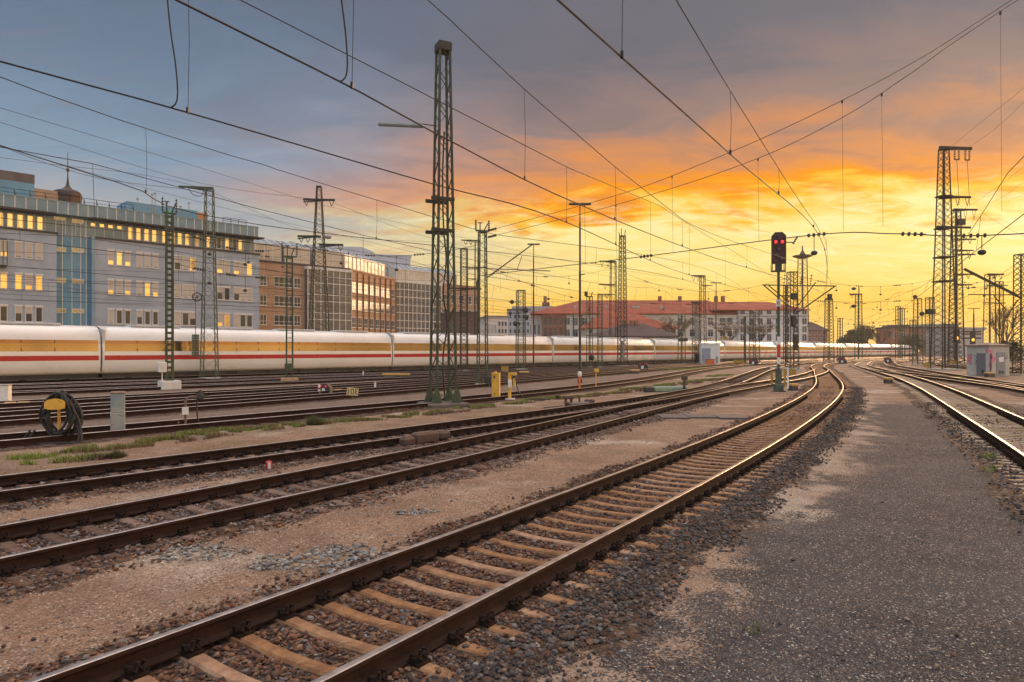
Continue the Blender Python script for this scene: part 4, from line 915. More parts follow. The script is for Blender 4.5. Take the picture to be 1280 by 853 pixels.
FASC = mat('fascia_cladding', (.2, .3, .35), (.17, .25, .3), .6, .5, .05)
def office():
    P0 = (-52.0, 69.0); c = .70711
    root = thing('office_building', 'lilac grey office block with blue stair tower and gold lit top storey', 'building', (*P0, 0), R(45))
    U = lambda px: ((69*(px-640)/853+52)/(c*(1-(px-640)/853)))
    Zp = lambda py, u, d=0: ZZ(py, 69+c*u+c*d)
    zb = lambda zx: zx*.26965                        # crop pixel to photo pixel
    b = MB(); b.b0(8.6, 27.3, 0, 14, -.5, 14.55); b.build('wall', LILAC, root)
    b = MB(); b.b0(-14, 5.07, 0, 14, -.5, 14.6); b.build('wall', LILAC, root)
    b = MB(); b.b0(5.07, 8.6, .7, 14, -.5, 14.5); b.mi = 1
    for px in (72, 80, 92, 103, 110): b.b0(U(px)-.035, U(px)+.035, .62, .71, -.4, 16.6)
    b.build('stair_tower', [BLUEP, WHITEP], root)
    b = MB(); b.b0(8.3, 8.6, -.15, .7, -.5, 14.75); b.build('blue_fin', mat('pale_blue_panel', (.2, .33, .45), (.17, .29, .4), .5, .4, .1), root)
    b = MB(); b.b0(8.5, 27.42, -.12, .3, 14.55, 14.75); b.b0(-14, 5.2, -.12, .3, 14.6, 14.8); b.build('parapet', TRIMD, root)
    us = MB(); us.b0(-14, 26.9, .75, 13.5, 14.4, 17.9); us.mi = 1
    fa = MB(); fa.b0(-14, 27.0, -.35, .9, 16.75, 18.0); fa.b0(-14, 27.06, -.4, 13.8, 18.0, 18.12); fa.mi = 1
    b = MB(); b.b0(U(113), 27.6, -.95, .7, 16.6, 16.74); b.b0(-14, U(68), -.95, .7, 16.6, 16.74); b.build('canopy', TRIMD, root)
    u = -13.5
    while u < 27:
        fa.b0(u-.035, u+.035, -.4, -.34, 16.76, 18.0); us.b0(u-.03, u+.03, .69, .76, 14.7, 16.6)
        u += .93
    fa.build('fascia', [FASC, WHITEP], root); us.build('upper_storey', [SILVER, WHITEP], root)
    w = Wins(root); rows = [(11.8, 1.55), (8.5, 1.55), (5.2, 1.55), (1.9, 1.55)]
    left = [(68, 105), (116, 153), (163, 200)]; left0 = [(-42, -8), (0, 36)]
    right = [(500, 528), (540, 567), (578, 607), (632, 662), (670, 698), (706, 736), (808, 838), (846, 874), (880, 907), (1005, 1033), (1040, 1065), (1085, 1108), (1115, 1137), (1145, 1168)]
    rr = random.Random(4)
    kinds = ['gold', 'dark', 'blind', 'halfd', 'halfg']
    kw = {'gold': dict(glass=GLASS_G), 'dark': dict(glass=GLASS_D), 'blind': dict(glass=GLASS_D, half=.08), 'halfd': dict(glass=GLASS_D, half=.55), 'halfg': dict(glass=GLASS_G, half=.3)}
    pat = [['blind', 'halfg', 'blind', 'blind', 'blind', 'halfg', 'gold', 'halfg', 'blind', 'blind', 'blind', 'halfd', 'blind', 'gold', 'halfg', 'blind', 'halfg', 'blind', 'gold'],
           ['halfg', 'gold', 'gold', 'halfg', 'gold', 'halfg', 'blind', 'halfg', 'blind', 'gold', 'halfg', 'blind', 'blind', 'blind', 'halfd', 'dark', 'halfd', 'blind', 'blind'],
           ['halfd', 'dark', 'halfd', 'halfd', 'dark', 'blind', 'dark', 'dark', 'halfd', 'dark', 'dark', 'blind', 'dark', 'halfd', 'halfg', 'gold', 'blind', 'dark', 'dark'],
           ['dark']*19]
    for ri, (z, h) in enumerate(rows[:3]):
        for i, (a, e) in enumerate(left0+left+right):
            u0, u1 = U(zb(a)), U(zb(e)); k = pat[ri][i]
            wd = .62 if i < 5 else (.6 if i < 11 else .74)
            w.put((k, wd), (u0+u1)/2, z, 0, w=wd, h=h, cap=True, **kw[k])
    for i, (a, e) in enumerate([(-45, -18), (-5, 20), (40, 68), (86, 115), (133, 162), (178, 208), (604, 625), (642, 662), (680, 698), (715, 735), (765, 780), (802, 820), (836, 852), (870, 887), (916, 933), (965, 985), (1016, 1035), (1056, 1072), (1090, 1108), (1117, 1133)]):
        u0, u1 = U(zb(a)), U(zb(e)); k = 'dark' if i in (16, 18) else 'gold'
        w.put((k, 'top'), (u0+u1)/2, 14.95, .74, w=.55, h=1.45, **kw[k])
    for a, e in ((428, 455), (470, 494), (508, 535), (552, 575)): w.put('small', (U(zb(a))+U(zb(e)))/2, 15.95, .74, w=.55, h=.5, sill=False, glass=GLASS_G)
    for zx, zy in ((285, 340), (370, 355), (285, 486), (370, 491), (285, 630), (370, 635), (285, 772), (370, 774)):
        u = U(zb(zx)); w.put('stair', u, Zp(180+zy*.2697, u)-.25, .69, w=1.15, h=.5, sill=False, glass=GLASS_M, bars=2)
    # roof
    b = MB(); b.b0(-4, U(40)+1.1, 5, 10, 18.1, 20.6); b.build('plant_room', BLUEP, root)
    b = MB(); b.b0(U(40)+1.12, U(78)+1.0, 5.2, 9.6, 18.1, 20.2); b.build('plant_room', BRICK, root)
    b = MB(); b.b0(-3, U(40)+1.2, 5.4, 9, 20.6, 21.7); b.build('plant_room', mat('brown_plant_cladding', (.14, .11, .1), (.1, .085, .08), 1, .6), root)
    b = MB(); b.b0(U(168)+.6, U(262)+.4, 5, 9, 18.1, 20.15); b.build('plant_room', BLUEP, root)
    b = MB(); b.b0(U(262)+.41, U(275)+.5, 5.1, 8.9, 18.1, 20.0); b.build('plant_room', mat('orange_panel', (.5, .22, .09), (.42, .18, .07), 1, .6), root)
    u = U(94)+.6; b = MB(); b.lathe([(1.42, 0), (1.42, 1.75), (1.5, 1.85), (1.48, 2.1), (1.36, 2.4), (1.05, 2.58), (.6, 2.72), (.32, 2.95), (.15, 3.3), (.06, 4.2), (.04, 6.2), (.02, 7.0)], u, 6, 8, 18.0); b.lathe([(.16, 0), (.16, .3)], u, 6, 8, 22.8); b.build('turret', COPPER, root)
    for px in (180, 199, 203, 218, 236, 247):
        b = MB(); u = U(px)+.8; h = {180: 2.6, 199: 3.4, 203: 3.6, 218: 2.6, 236: 2.4, 247: 3.0}[px]; b.tube([(u, 5, 18), (u, 5, 18+h)], .05, 6); b.ball((u, 5, 18+h), .16, 6, .7); b.build('vent_pipe', mat('vent_metal', (.3, .29, .28), (.25, .24, .23), 3, .4, .5), root)
    for a0, a1 in ((108, 170), (283, 312), (0, 78)):
        b = MB(); u0, u1 = U(a0), U(a1); b.bar((u0, 1.0, 19.0), (u1, 1.0, 19.0), .05); b.bar((u0, 1.0, 18.6), (u1, 1.0, 18.6), .04); n = max(3, int((u1-u0)/1.2))
        for i in range(n+1): u = u0+(u1-u0)*i/n; b.bar((u, 1.0, 18.1), (u, 1.0, 19.0), .05); b.bar((u, 1.0, 18.9), (u+.5, 2.2, 18.1), .05)
        b.build('roof_railing', IRON, root)
    b = MB(); u0 = U(14); b.b0(U(0)-1.2, u0-.45, -.9, 0, 10.7, 10.85)
    for i in range(6): x = U(0)-1.2+i*(u0-.45-U(0)+1.2)/5; b.bar((x, -.88, 10.8), (x, -.88, 13.4), .06)
    b.bar((U(0)-1.2, -.88, 13.4), (u0-.45, -.88, 13.4), .08); b.build('balcony', TRIMD, root)
office()

def brick_office():
    c = .70711; P0 = (-36.3, 97.4)
    root = thing('office_building', 'brown brick office with glazed bays and glasshouse storey on its roof', 'building', (*P0, 0), R(45))
    U = lambda px: (97.4*(px-640)/853+36.3)/(c*(1-(px-640)/853))
    L1 = 15.0; top = 14.9
    # front wing (local frame) and its return side, turned 29 degrees more
    b = MB(); b.b0(-3, L1, 0, 9, -.5, top); b.build('wall', BRICK, root)
    b = MB(); b.b0(-3.1, L1+.15, -.12, 9, top, top+.3); b.build('parapet', TRIMD, root)
    # glazed bay
    ub0, ub1 = U(381), U(437)-.2
    b = MB(); b.b0(ub0, ub1, -.9, -.002, -.4, top-.5); b.build('glazed_bay', mat('bay_glass', (.085, .095, .125), (.13, .13, .15), .9, .06, 0, spec=.5), root)
    b = MB(); b.b0(ub0-.1, ub1+.1, -1.05, 0, top-.5, top-.1); n = 7
    for i in range(n+1): x = ub0+(ub1-ub0)*i/n; b.b0(x-.06, x+.06, -.99, -.91, -.4, top-.5)
    z = 1.4
    while z < top-.6:
        b.b0(ub0, ub1, -.975, -.905, z-.05, z+.05); b.b0(ub0, ub1, -.975, -.905, z+.95, z+1.05); z += 2.75
    b.build('glazing_frame', PVC, root)
    w = Wins(root)
    for z in (11.5, 8.7, 5.9, 3.1):
        w.put('a', U(329), z, 0, w=1.0, h=1.5, glass=GLASS_D, bars=2, trans=.35); w.put('b', U(355), z, 0, w=3.1, h=1.5, glass=GLASS_D, bars=4, trans=.35); w.put('a', U(371.5), z, 0, w=1.0, h=1.5, glass=GLASS_D, bars=2, trans=.35)
    # side wing
    rz = R(74-45); cx, sx = math.cos(rz), math.sin(rz); T = lambda u, d, z: (L1+u*cx-d*sx, u*sx+d*cx, z)
    Ls = 16.8; b = MB(); b.box(*T(Ls/2, 5, top/2-.25), Ls, 10, top+.5-.006, rz); b.build('wall', mat('orange_lit_brick', (.38, .2, .11), (.3, .155, .085), 1) if False else BRICK, root)
    b = MB(); b.box(*T(Ls/2, 5, top+.14), Ls+.2, 10.3, .27, rz); b.build('parapet', BRICK, root)
    for z in (11.5, 8.7, 5.9, 3.1):
        for i in range(8): x, y, _ = T(1.3+i*2.02, -.01, 0); w.put('s', x, z, y, rz, w=1.35, h=1.65, glass=GLASS_D, bars=2, trans=.35)
    b = MB()
    for i in range(9): p = T(.35+i*2.02, -.1, 0); b.box(p[0], p[1], top/2, .16, .16, top-.4, rz)
    b.build('pier', mat('brick_pier', (.26, .13, .075), (.2, .1, .06), 2, .9), root)
    # glasshouse storeys
    g = MB(); f = MB(); e = MB()
    def glasshouse(u0, u1, d0, h1, h2, tf, zt, ang=0):
        n = max(3, int((u1-u0)/1.3))
        a, bb, cc, d = tf(u0, d0, zt), tf(u1, d0, zt), tf(u1, d0, zt+h1), tf(u0, d0, zt+h1); g.quad(a, bb, cc, d)
        e2, f2 = tf(u1, d0+2.6, zt+h2), tf(u0, d0+2.6, zt+h2); e.quad(d, cc, e2, f2)
        e.quad(f2, e2, tf(u1, d0+7, zt+h2+.02), tf(u0, d0+7, zt+h2+.02)); g._add([a, d, f2, tf(u0, d0+2.6, zt)], [(0, 1, 2, 3)]); g._add([bb, tf(u1, d0+2.6, zt), e2, cc], [(0, 1, 2, 3)])
        for i in range(n+1):
            u = u0+(u1-u0)*i/n; f.bar(tf(u, d0-.03, zt), tf(u, d0-.03, zt+h1), .09); f.bar(tf(u, d0-.03, zt+h1), tf(u, d0+2.6, zt+h2+.04), .08)
        f.bar(tf(u0, d0-.04, zt+h1), tf(u1, d0-.04, zt+h1), .14); f.bar(tf(u0, d0-.04, zt+.05), tf(u1, d0-.04, zt+.05), .12); f.bar(tf(u0, d0-.04, zt+h1*.5), tf(u1, d0-.04, zt+h1*.5), .05)
    F = lambda u, d, z: (u, d, z)
    glasshouse(-2.5, 4.0, 1.0, 2.5, 3.6, F, top+.3); glasshouse(4.6, 8.6, 1.0, 2.5, 3.6, F, top+.3); glasshouse(9.4, 14.0, 1.0, 2.5, 3.6, F, top+.3); glasshouse(1.2, 15.5, 1.6, 2.4, 3.6, T, top+.3)
    # wing two with curtain wall
    q = (-21.0, 124.0); dx, dy = q[0]-P0[0], q[1]-P0[1]; ox, oy = (dx+dy)*c, (dy-dx)*c; T2 = lambda u, d, z: (ox+u, oy+d, z)
    L2 = 20.5; t2 = 14.9
    b = MB(); b.b0(ox+10.5, ox+L2, oy, oy+12, -.5, t2); b.build('wall', BRICK, root)
    b = MB(); b.b0(ox-.3, ox+10.5, oy+.1, oy+12, -.5, t2-.3); b.build('glazed_bay', MATS['bay_glass'], root)
    b = MB(); b.b0(ox-.4, ox+10.6, oy-.12, oy+12, t2-.3, t2+.15); b.build('parapet', WHITEP, root)
    b = MB(); b.b0(ox+10.6, ox+L2+.1, oy-.12, oy+12, t2+.001, t2+.2); b.build('parapet', BRICK, root)
    b = MB()
    for i in range(12): x = ox-.2+i*.97; b.b0(x-.07, x+.07, oy-.02, oy+.09, -.4, t2-.3)
    z = .6
    while z < t2-.4: b.b0(ox-.3, ox+10.5, oy-.005, oy+.09, z-.07, z+.07); b.b0(ox-.3, ox+10.5, oy-.005, oy+.09, z+1.3, z+1.42); z += 2.85
    b.build('glazing_frame', PVC, root)
    for z in (11.4, 8.6, 5.8, 3.0):
        for i in range(5): w.put('s', ox+11.6+i*1.95, z, oy, w=1.35, h=1.65, glass=GLASS_D, bars=2, trans=.35)
    glasshouse(1.5, 16, 2.0, 2.2, 3.3, T2, t2+.2)
    g.build('glasshouse_glass', mat('bright_glasshouse_glass', (.56, .5, .42), (.44, .4, .34), .5, .42, .1), root); f.build('glasshouse_frame', PVC, root); e.build('glass_roof', mat('glasshouse_roof', (.5, .56, .58), (.42, .48, .5), .6, .18, .5), root)
    b = MB()
    for u, d in ((L1+1.6, 3), (L1+4.5, 8)): b.tube([(u, d, top), (u, d, top+3.4)], .09, 6)
    b.build('flue', IRON, root)
brick_office()

def white_block():
    x, y = XY(318, 158); root = thing('office_building', 'pale blue white clad block rising behind the glasshouse roof', 'building', (x, y, 0), R(14))
    m = mat('pale_blue_cladding', (.5, .54, .62), (.44, .48, .56), .3, .6)
    b = MB(); b.b0(-6, 28, 0, 16, -1, 24.6); b.build('wall', m, root)
    V = [(-6, 24.6), (28, 24.6), (27, 26.0), (24.5, 27.0), (-6, 27.0)]; b = MB(); b.prism(V, .2, 15.8); b.build('curved_roof', m, root)
    b = MB(); b.b0(20, 36.5, 6, 16, 15, 25.8); b.b0(19.8, 36.8, 5.8, 16.2, 25.8, 26.2); b.build('penthouse', m, root)
    b = MB(); b.b0(26.5, 33, 5.9, 6.0, 20.8, 23.8); ww = b.build('window', GLASS_M, root); b = MB()
    for i in range(7): b.b0(26.5+i*1.08-.04, 26.5+i*1.08+.04, 5.83, 5.9, 20.8, 23.8)
    b.build('window_bar', TRIMD, ww)
    b = MB(); b.b0(-6, 37, 1, 18, -1, 17); b.build('lower_block', WHITER, root)
white_block()

def hip(b, x0, x1, y0, y1, z0, z1, ov=.6, in0=None, in1=None):
    d = (y1-y0)/2; i0 = d if in0 is None else in0; i1 = d if in1 is None else in1
    A = [(x0-ov, y0-ov, z0), (x1+ov, y0-ov, z0), (x1+ov, y1+ov, z0), (x0-ov, y1+ov, z0)]; r0, r1 = (x0+i0, (y0+y1)/2, z1), (x1-i1, (y0+y1)/2, z1)
    b._add(A+[r0, r1]+[(p[0], p[1], p[2]-.25) for p in A], [(0, 1, 5, 4), (1, 2, 5), (2, 3, 4, 5), (3, 0, 4), (7, 6, 0, 3)[::-1] if False else (6, 7, 1, 0), (7, 8, 2, 1), (8, 9, 3, 2), (9, 6, 0, 3), (9, 8, 7, 6)])
def station():
    Y = 215.0; X = lambda px: (px-640)/853*Y; Z = lambda p: ZZ(p, Y)
    root = thing('station_building', 'long cream station building under a red tiled roof behind the train', 'building', (0, Y, 0), 0)
    x0, xs, x1 = X(678), X(706), X(922); x2 = X(1008); ze = Z(392); zr = Z(373)
    b = MB(); b.b0(xs, x1, 0, 18, -1, ze); b.build('wall', CREAM, root)
    b = MB(); b.b0(x0, xs, -.4, 18, -1, ze-.1); b.build('wall', BRICKR, root)
    b = MB(); b.b0(X(660), x0, 3, 18, -1, ze-.4); b.build('wall', WHITER, root)
    b = MB(); b.b0(x1, x2, -.8, 17, -1, Z(388)); b.build('wall', WHITER, root)
    b = MB(); hip(b, X(662), X(930), 0, 18, ze, zr, .8, 17, 9); rf = b.build('roof', TILE, root)
    b = MB(); hip(b, X(890), x2, -.8, 17, Z(387.5), zr-.6, .7, 1, 9); b.build('roof', TILE, root)
    b = MB(); b.b0(x1-.1, x2+.5, -1.3, 0, Z(396), Z(395)); b.b0(xs, x1, -.3, 0, ze-.5, ze-.05); b.build('cornice', mat('grey_cornice', (.3, .28, .26), (.25, .23, .22), 1, .8), root)
    b = MB()
    for px in (683, 832, 858, 905, 914): x = X(px); b.b0(x-.5, x+.5, 8, 9.2, zr-1.5, zr+1.3)
    b.build('chimney', BRICKR, rf)
    b = MB()
    for px in (720, 760, 795, 830, 800): b.box(X(px), 4.0, ze+2.2, 1.2, 1.5, .8)
    b.build('skylight', GLASS_M, rf)
    w = Wins(root)
    for p in (709, 719, 731, 742, 754, 766, 850, 865, 888, 903, 912):
        for zt, zb_ in ((398, 406.5), (411.5, 421)): w.put('c', X(p), Z(zb_), 0, w=1.7, h=2.3, glass=GLASS_D, bars=2, trans=.66)
    for p in (682, 688, 694, 701):
        for zb_ in (407, 421): w.put('r', X(p), Z(zb_), -.4, w=1.0, h=2.8, glass=GLASS_D, bars=2, trans=.66, fr=BRICKR)
    for i in range(8):
        p = 927+i*11; 
        for zb_, h in ((393.5, 1.5), (406, 2.0), (416, 2.0), (426.5, 2.2)): w.put(('w', h), X(p), Z(zb_), -.8, w=1.5, h=h, glass=GLASS_D, bars=2)
    for p in (663, 669, 674): w.put('e', X(p), Z(418), 3, w=.7, h=3.2, glass=GLASS_D)
    b = MB(); b.b0(X(706), X(708), -.2, 0, -1, ze-.5); b.b0(X(716), X(717.4), -.25, 0, -1, ze-.5); b.b0(X(726), X(728), -.2, 0, -1, ze-.5); b.build('pilaster', GREEN, root)
station()

def low_houses():
    Y = 190.0; X = lambda px: (px-640)/853*Y; Z = lambda p: ZZ(p, Y)
    root = thing('station_annex', 'cream annex with steep red hipped roof in front of the station', 'building', (0, Y, 0), 0)
    b = MB(); b.b0(X(732), X(846), 0, 14, -1, Z(410)); b.build('wall', CREAM, root); b = MB(); hip(b, X(731), X(847), 0, 14, Z(410), Z(388), .6, 6.0, 12.0); b.build('roof', TILE, root)
    w = Wins(root)
    for p in (835, 842, 738): w.put('a', X(p), Z(417), 0, w=1.0, h=1.3, glass=GLASS_D, bars=2)
    Y = 158.0; X = lambda px: (px-640)/853*Y; Z = lambda p: ZZ(p, Y)
    root = thing('goods_office', 'low pink walled building with wide dark hipped roof behind the train', 'building', (0, Y, 0), R(4))
    b = MB(); b.b0(X(756), X(850), 1, 13, -1, Z(420)); b.build('wall', mat('pinkish_render', (.5, .4, .36), (.42, .33, .3), 1, .9), root)
    b = MB(); hip(b, X(741), X(852), 0, 14, Z(420), Z(402.5), .3, 9.5, 6.5); rf = b.build('roof', TILED, root)
    b = MB()
    for p in (790, 800, 806): b.box(X(p), 6.0, Z(403)+.1, .9, .9, 1.2)
    b.build('chimney', BRICKR, rf)
    w = Wins(root)
    for p in (799, 807, 815, 831, 838, 844): w.put('a', X(p), Z(426.5), 1, w=.95, h=.9, glass=GLASS_D, bars=2)
    Y = 150.0; X = lambda px: (px-640)/853*Y; Z = lambda p: ZZ(p, Y)
    root = thing('white_house', 'small white house with arched windows left of the loaded column', 'house', (0, Y, 0), R(10))
    b = MB(); b.b0(X(607), X(635), 0, 10, -1, Z(397)); b.build('wall', WHITER, root); b = MB(); b.b0(X(606), X(636), -.3, 10.3, Z(397), Z(395)); b.build('roof', mat('grey_flat_roof', (.3, .28, .28), (.25, .23, .23), 1, .8), root)
    w = Wins(root)
    for p in (611, 615, 619): w.put('a', X(p), Z(417), 0, w=.55, h=2.0, glass=GLASS_M)
    for p in (624, 628, 632):
        for q in (408, 417): w.put('b', X(p), Z(q), 0, w=.6, h=1.0, glass=GLASS_D)
    Y = 165.0; X = lambda px: (px-640)/853*Y; Z = lambda p: ZZ(p, Y)
    root = thing('grey_house', 'bluish grey house with flat roof beside the slimmer lamp post', 'house', (0, Y, 0), 0)
    b = MB(); b.b0(X(634), X(663), 0, 10, -1, Z(388)); b.build('wall', mat('bluish_render', (.4, .44, .5), (.34, .37, .43), .5, .9), root); b = MB(); b.b0(X(633.6), X(663.4), -.2, 10.2, Z(388), Z(386.5)); b.build('roof', TRIMD, root)
    w = Wins(root)
    for p in (638, 643.5, 649, 654.5, 660):
        for q in (399, 408, 417): w.put('a', X(p), Z(q), 0, w=.6, h=1.1, glass=GLASS_D)
    Y = 235.0; X = lambda px: (px-640)/853*Y; Z = lambda p: ZZ(p, Y)
    root = thing('grey_hall', 'flat grey hall behind the left end of the red roof', 'building', (0, Y, 0), 0)
    b = MB(); b.b0(X(640), X(692), 0, 20, -1, Z(383)); b.build('wall', mat('hall_grey', (.38, .38, .4), (.32, .32, .34), .3, .8), root); b = MB(); b.box(X(683), 4, Z(381), 2.5, 2.5, 2); b.build('roof_vent', TRIMD, root)
    Y = 112.0; X = lambda px: (px-640)/853*Y; Z = lambda p: ZZ(p, Y)
    root = thing('brick_shed', 'dark brown brick shed behind the train near the big mast', 'shed', (0, Y, 0), R(20))
    b = MB(); b.b0(X(560), X(597), 0, 6, -1, Z(393)); b.build('wall', mat('dark_brown_brick', (.16, .1, .085), (.12, .08, .07), 3, .9), root); b = MB(); b.b0(X(559.6), X(597.6), -.15, 6.2, Z(393), Z(391.5)); b.build('roof', TRIMD, root)
    # right side
    Y = 255.0; X = lambda px: (px-640)/853*Y; Z = lambda p: ZZ(p, Y)
    root = thing('brick_house', 'red brick house with dark roof right of the station', 'house', (0, Y, 0), 0)
    b = MB(); b.b0(X(1008), X(1034), 0, 12, -1, Z(413)); b.build('wall', BRICKR, root); b = MB(); hip(b, X(1007), X(1035), 0, 12, Z(413), Z(402), .5, 5, 5); b.build('roof', TILED, root)
    b = MB(); b.b0(X(1011), X(1030), -.3, 0, Z(421), Z(420)); b.build('balcony', TRIMD, root); w = Wins(root)
    for p in (1012, 1018, 1024, 1030): w.put('a', X(p), Z(427), 0, w=1.0, h=1.6, glass=GLASS_D, bars=2); w.put('a', X(p), Z(419), 0, w=1.0, h=1.6, glass=GLASS_D, bars=2)
    Y = 290.0; X = lambda px: (px-640)/853*Y; Z = lambda p: ZZ(p, Y)
    root = thing('brick_house', 'wide red brick block beyond the train at the right', 'building', (0, Y, 0), 0)
    b = MB(); b.b0(X(1114), X(1162), 0, 12, -1, Z(411)); b.build('wall', BRICKR, root); b = MB(); b.b0(X(1113), X(1163), -.4, 12.4, Z(411), Z(408.5)); b.b0(X(1118), X(1140), 2, 10, Z(408.5), Z(406)); b.build('roof', TILED, root); w = Wins(root)
    for i in range(8): w.put('a', X(1118+i*5.6), Z(423), 0, w=1.1, h=2.2, glass=GLASS_D, bars=2)
    root = thing('grey_hall', 'pale grey flat roofed hall behind the graffiti hut', 'building', (0, 240, 0), 0); Y = 240.0; X = lambda px: (px-640)/853*Y; Z = lambda p: ZZ(p, Y)
    b = MB(); b.b0(X(1200), X(1229), 0, 20, -1, Z(413)); b.build('wall', mat('hall_pale', (.42, .4, .38), (.36, .34, .32), .4, .8), root); b = MB(); b.b0(X(1199), X(1231), -.6, 20.6, Z(413), Z(409.5)); b.build('roof', mat('hall_roof', (.28, .28, .3), (.24, .24, .25), .4, .6), root)
    b = MB()
    for q in (416, 419, 424): b.b0(X(1202), X(1226), -.12, 0, Z(q), Z(q)+.6)
    b.build('window_strip', GLASS_D, root)
    Y = 330.0; X = lambda px: (px-640)/853*Y; Z = lambda p: ZZ(p, Y)
    root = thing('grey_hall', 'bluish tower block far away behind the tallest pylon', 'building', (0, Y, 0), 0)
    b = MB(); b.b0(X(1164), X(1198), 0, 20, -1, Z(407)); b.b0(X(1162), X(1199), -1, 21, Z(407), Z(405)); b.build('wall', mat('far_block', (.36, .38, .4), (.3, .32, .34), .2, .8), root); b = MB()
    for q in (411, 416, 421): b.b0(X(1166), X(1196), -.15, 0, Z(q)-.5, Z(q)+.8)
    b.build('window_strip', GLASS_D, root)
low_houses()

def kiosk():
    x, y = G(888, 456); root = thing('equipment_kiosk', 'small white equipment kiosk with grey blue door', 'kiosk', (x, y, 0), R(-8)); z = lambda p: ZZ(p, y); m = 853/y
    W2, H = 2.9, z(430); b = MB(); b.bev(0, 1.2, H/2-.1, W2, 2.4, H+.2, .03); b.build('wall', WHITEP, root); b = MB(); b.bev(0, 1.2, H+.06, W2+.2, 2.6, .16, .04); b.build('roof', WHITEP, root)
    b = MB(); b.box(-.65, -.02, 1.45, 1.3, .05, 2.2); dr = b.build('door', mat('grey_blue_door', (.28, .31, .38), (.24, .27, .33), 3, .5), root); b = MB(); b.box(-1.15, -.07, 1.4, .06, .06, .25); b.build('handle', IRON, dr)
    b = MB(); b.box(.95, -.015, .75, .4, .04, 1.1); b.build('vent_panel', CONC, root)
    x, y = G(886.5, 456.8); root = thing('grit_bin', 'orange grit bin in front of the white kiosk', 'bin', (x, y-.4, 0), R(-8)); b = MB(); b.bev(0, 0, .42, 1.25, .7, .84, .04); b.build('body', ORANGE, root); b = MB(); b.bev(0, 0, .88, 1.3, .75, .08, .03); b.build('lid', mat('dull_red', (.3, .08, .04), (.26, .07, .04), 3, .6), root)
kiosk()
def hut():
    y = 60.4; x = (1226-640)/853*y; s = 2.2; root = thing('switch_hut', 'small grey concrete hut covered in pink and purple graffiti', 'hut', (x, y-1.0, 0), R(13))
    H = 2.6; m = mat('grey_hut_concrete', (.5, .47, .4), (.42, .4, .35), 1.2, .9, 0, .2, 40)
    b = MB(); b.b0(0, s, 0, s, -.2, H); b.build('wall', m, root)
    b = MB(); b.b0(-.12, s+.12, -.12, s+.12, H, H+.12); a = s+.12; b._add([(-.12, -.12, H+.121), (a, -.12, H+.121), (a, a, H+.121), (-.12, a, H+.121), (s/2, s/2, H+.36)], [(0, 1, 4), (1, 2, 4), (2, 3, 4), (3, 0, 4)]); b.build('roof', mat('hut_roof', (.2, .15, .13), (.16, .12, .11), 2, .8), root)
    dm = mat('hut_door_grey', (.26, .26, .27), (.22, .22, .23), 3, .6); b = MB(); b.box(1.25, -.02, 1.08, .95, .05, 2.0); d = b.build('door', dm, root); b = MB(); b.box(1.27, -.06, 1.45, .5, .02, .42); b.build('notice', WHITEP, d)
    b = MB(); b.box(1.1, -.05, .35, .2, .02, .25); b.box(1.4, -.05, .35, .2, .02, .25); b.build('vent', IRON, d)
    b = MB(); b.box(-.02, .75, 1.0, .05, .85, 2.0); d = b.build('door', mat('hut_door_dark', (.17, .17, .19), (.14, .14, .16), 3, .6), root); b = MB(); b.box(-.05, .55, .4, .02, .25, .28); b.build('vent', IRON, d)
    pk = mat('pink_spray_paint', (.62, .12, .24), (.6, .25, .32), 3, .7); pu = mat('purple_spray_paint', (.1, .05, .1), (.14, .06, .1), 3, .7)
    b = MB(); r = random.Random(2)
    def blob(cx, cz, rx, rz_, face):
        pts = []; n = 14
        for i in range(n):
            a = 2*math.pi*i/n; k = r.uniform(.75, 1.15); pts.append((cx+rx*k*math.cos(a), cz+rz_*k*math.sin(a)))
        if face == 'r': b._add([(p, -.004-.0015*blob.k, q) for p, q in pts], [tuple(range(n))])
        else: b._add([(-.004-.0015*blob.k, p, q) for p, q in pts], [tuple(range(n))[::-1]])
        blob.k += 1
    blob.k = 0
    blob(.22, 2.1, .2, .25, 'r'); blob(.45, 1.45, .25, .3, 'r'); blob(.2, .4, .15, .25, 'r'); blob(1.95, 1.5, .2, .45, 'l'); blob(.2, 2.2, .15, .2, 'l'); b.build('pink_graffiti', pk, root)
    b = MB(); blob(.2, 1.7, .16, .3, 'r'); blob(.16, 1.0, .14, .75, 'r'); b.build('purple_graffiti', pu, root)
    b = MB()
    for _ in range(7):
        u = r.uniform(1.3, 1.75); zz = r.uniform(1.1, 1.8); pts = [(-.006, u+r.uniform(-.12, .12), zz+r.uniform(-.3, .3)) for _ in range(4)]; b.tube(smooth_path(pts, .08), .014, 4)
    for _ in range(5):
        u = r.uniform(1.75, 2.1); zz = r.uniform(1.4, 1.85); pts = [(u+r.uniform(-.1, .1), -.006, zz+r.uniform(-.15, .15)) for _ in range(4)]; b.tube(smooth_path(pts, .08), .012, 4)
    b.build('black_scribble', IRON, root)
hut()

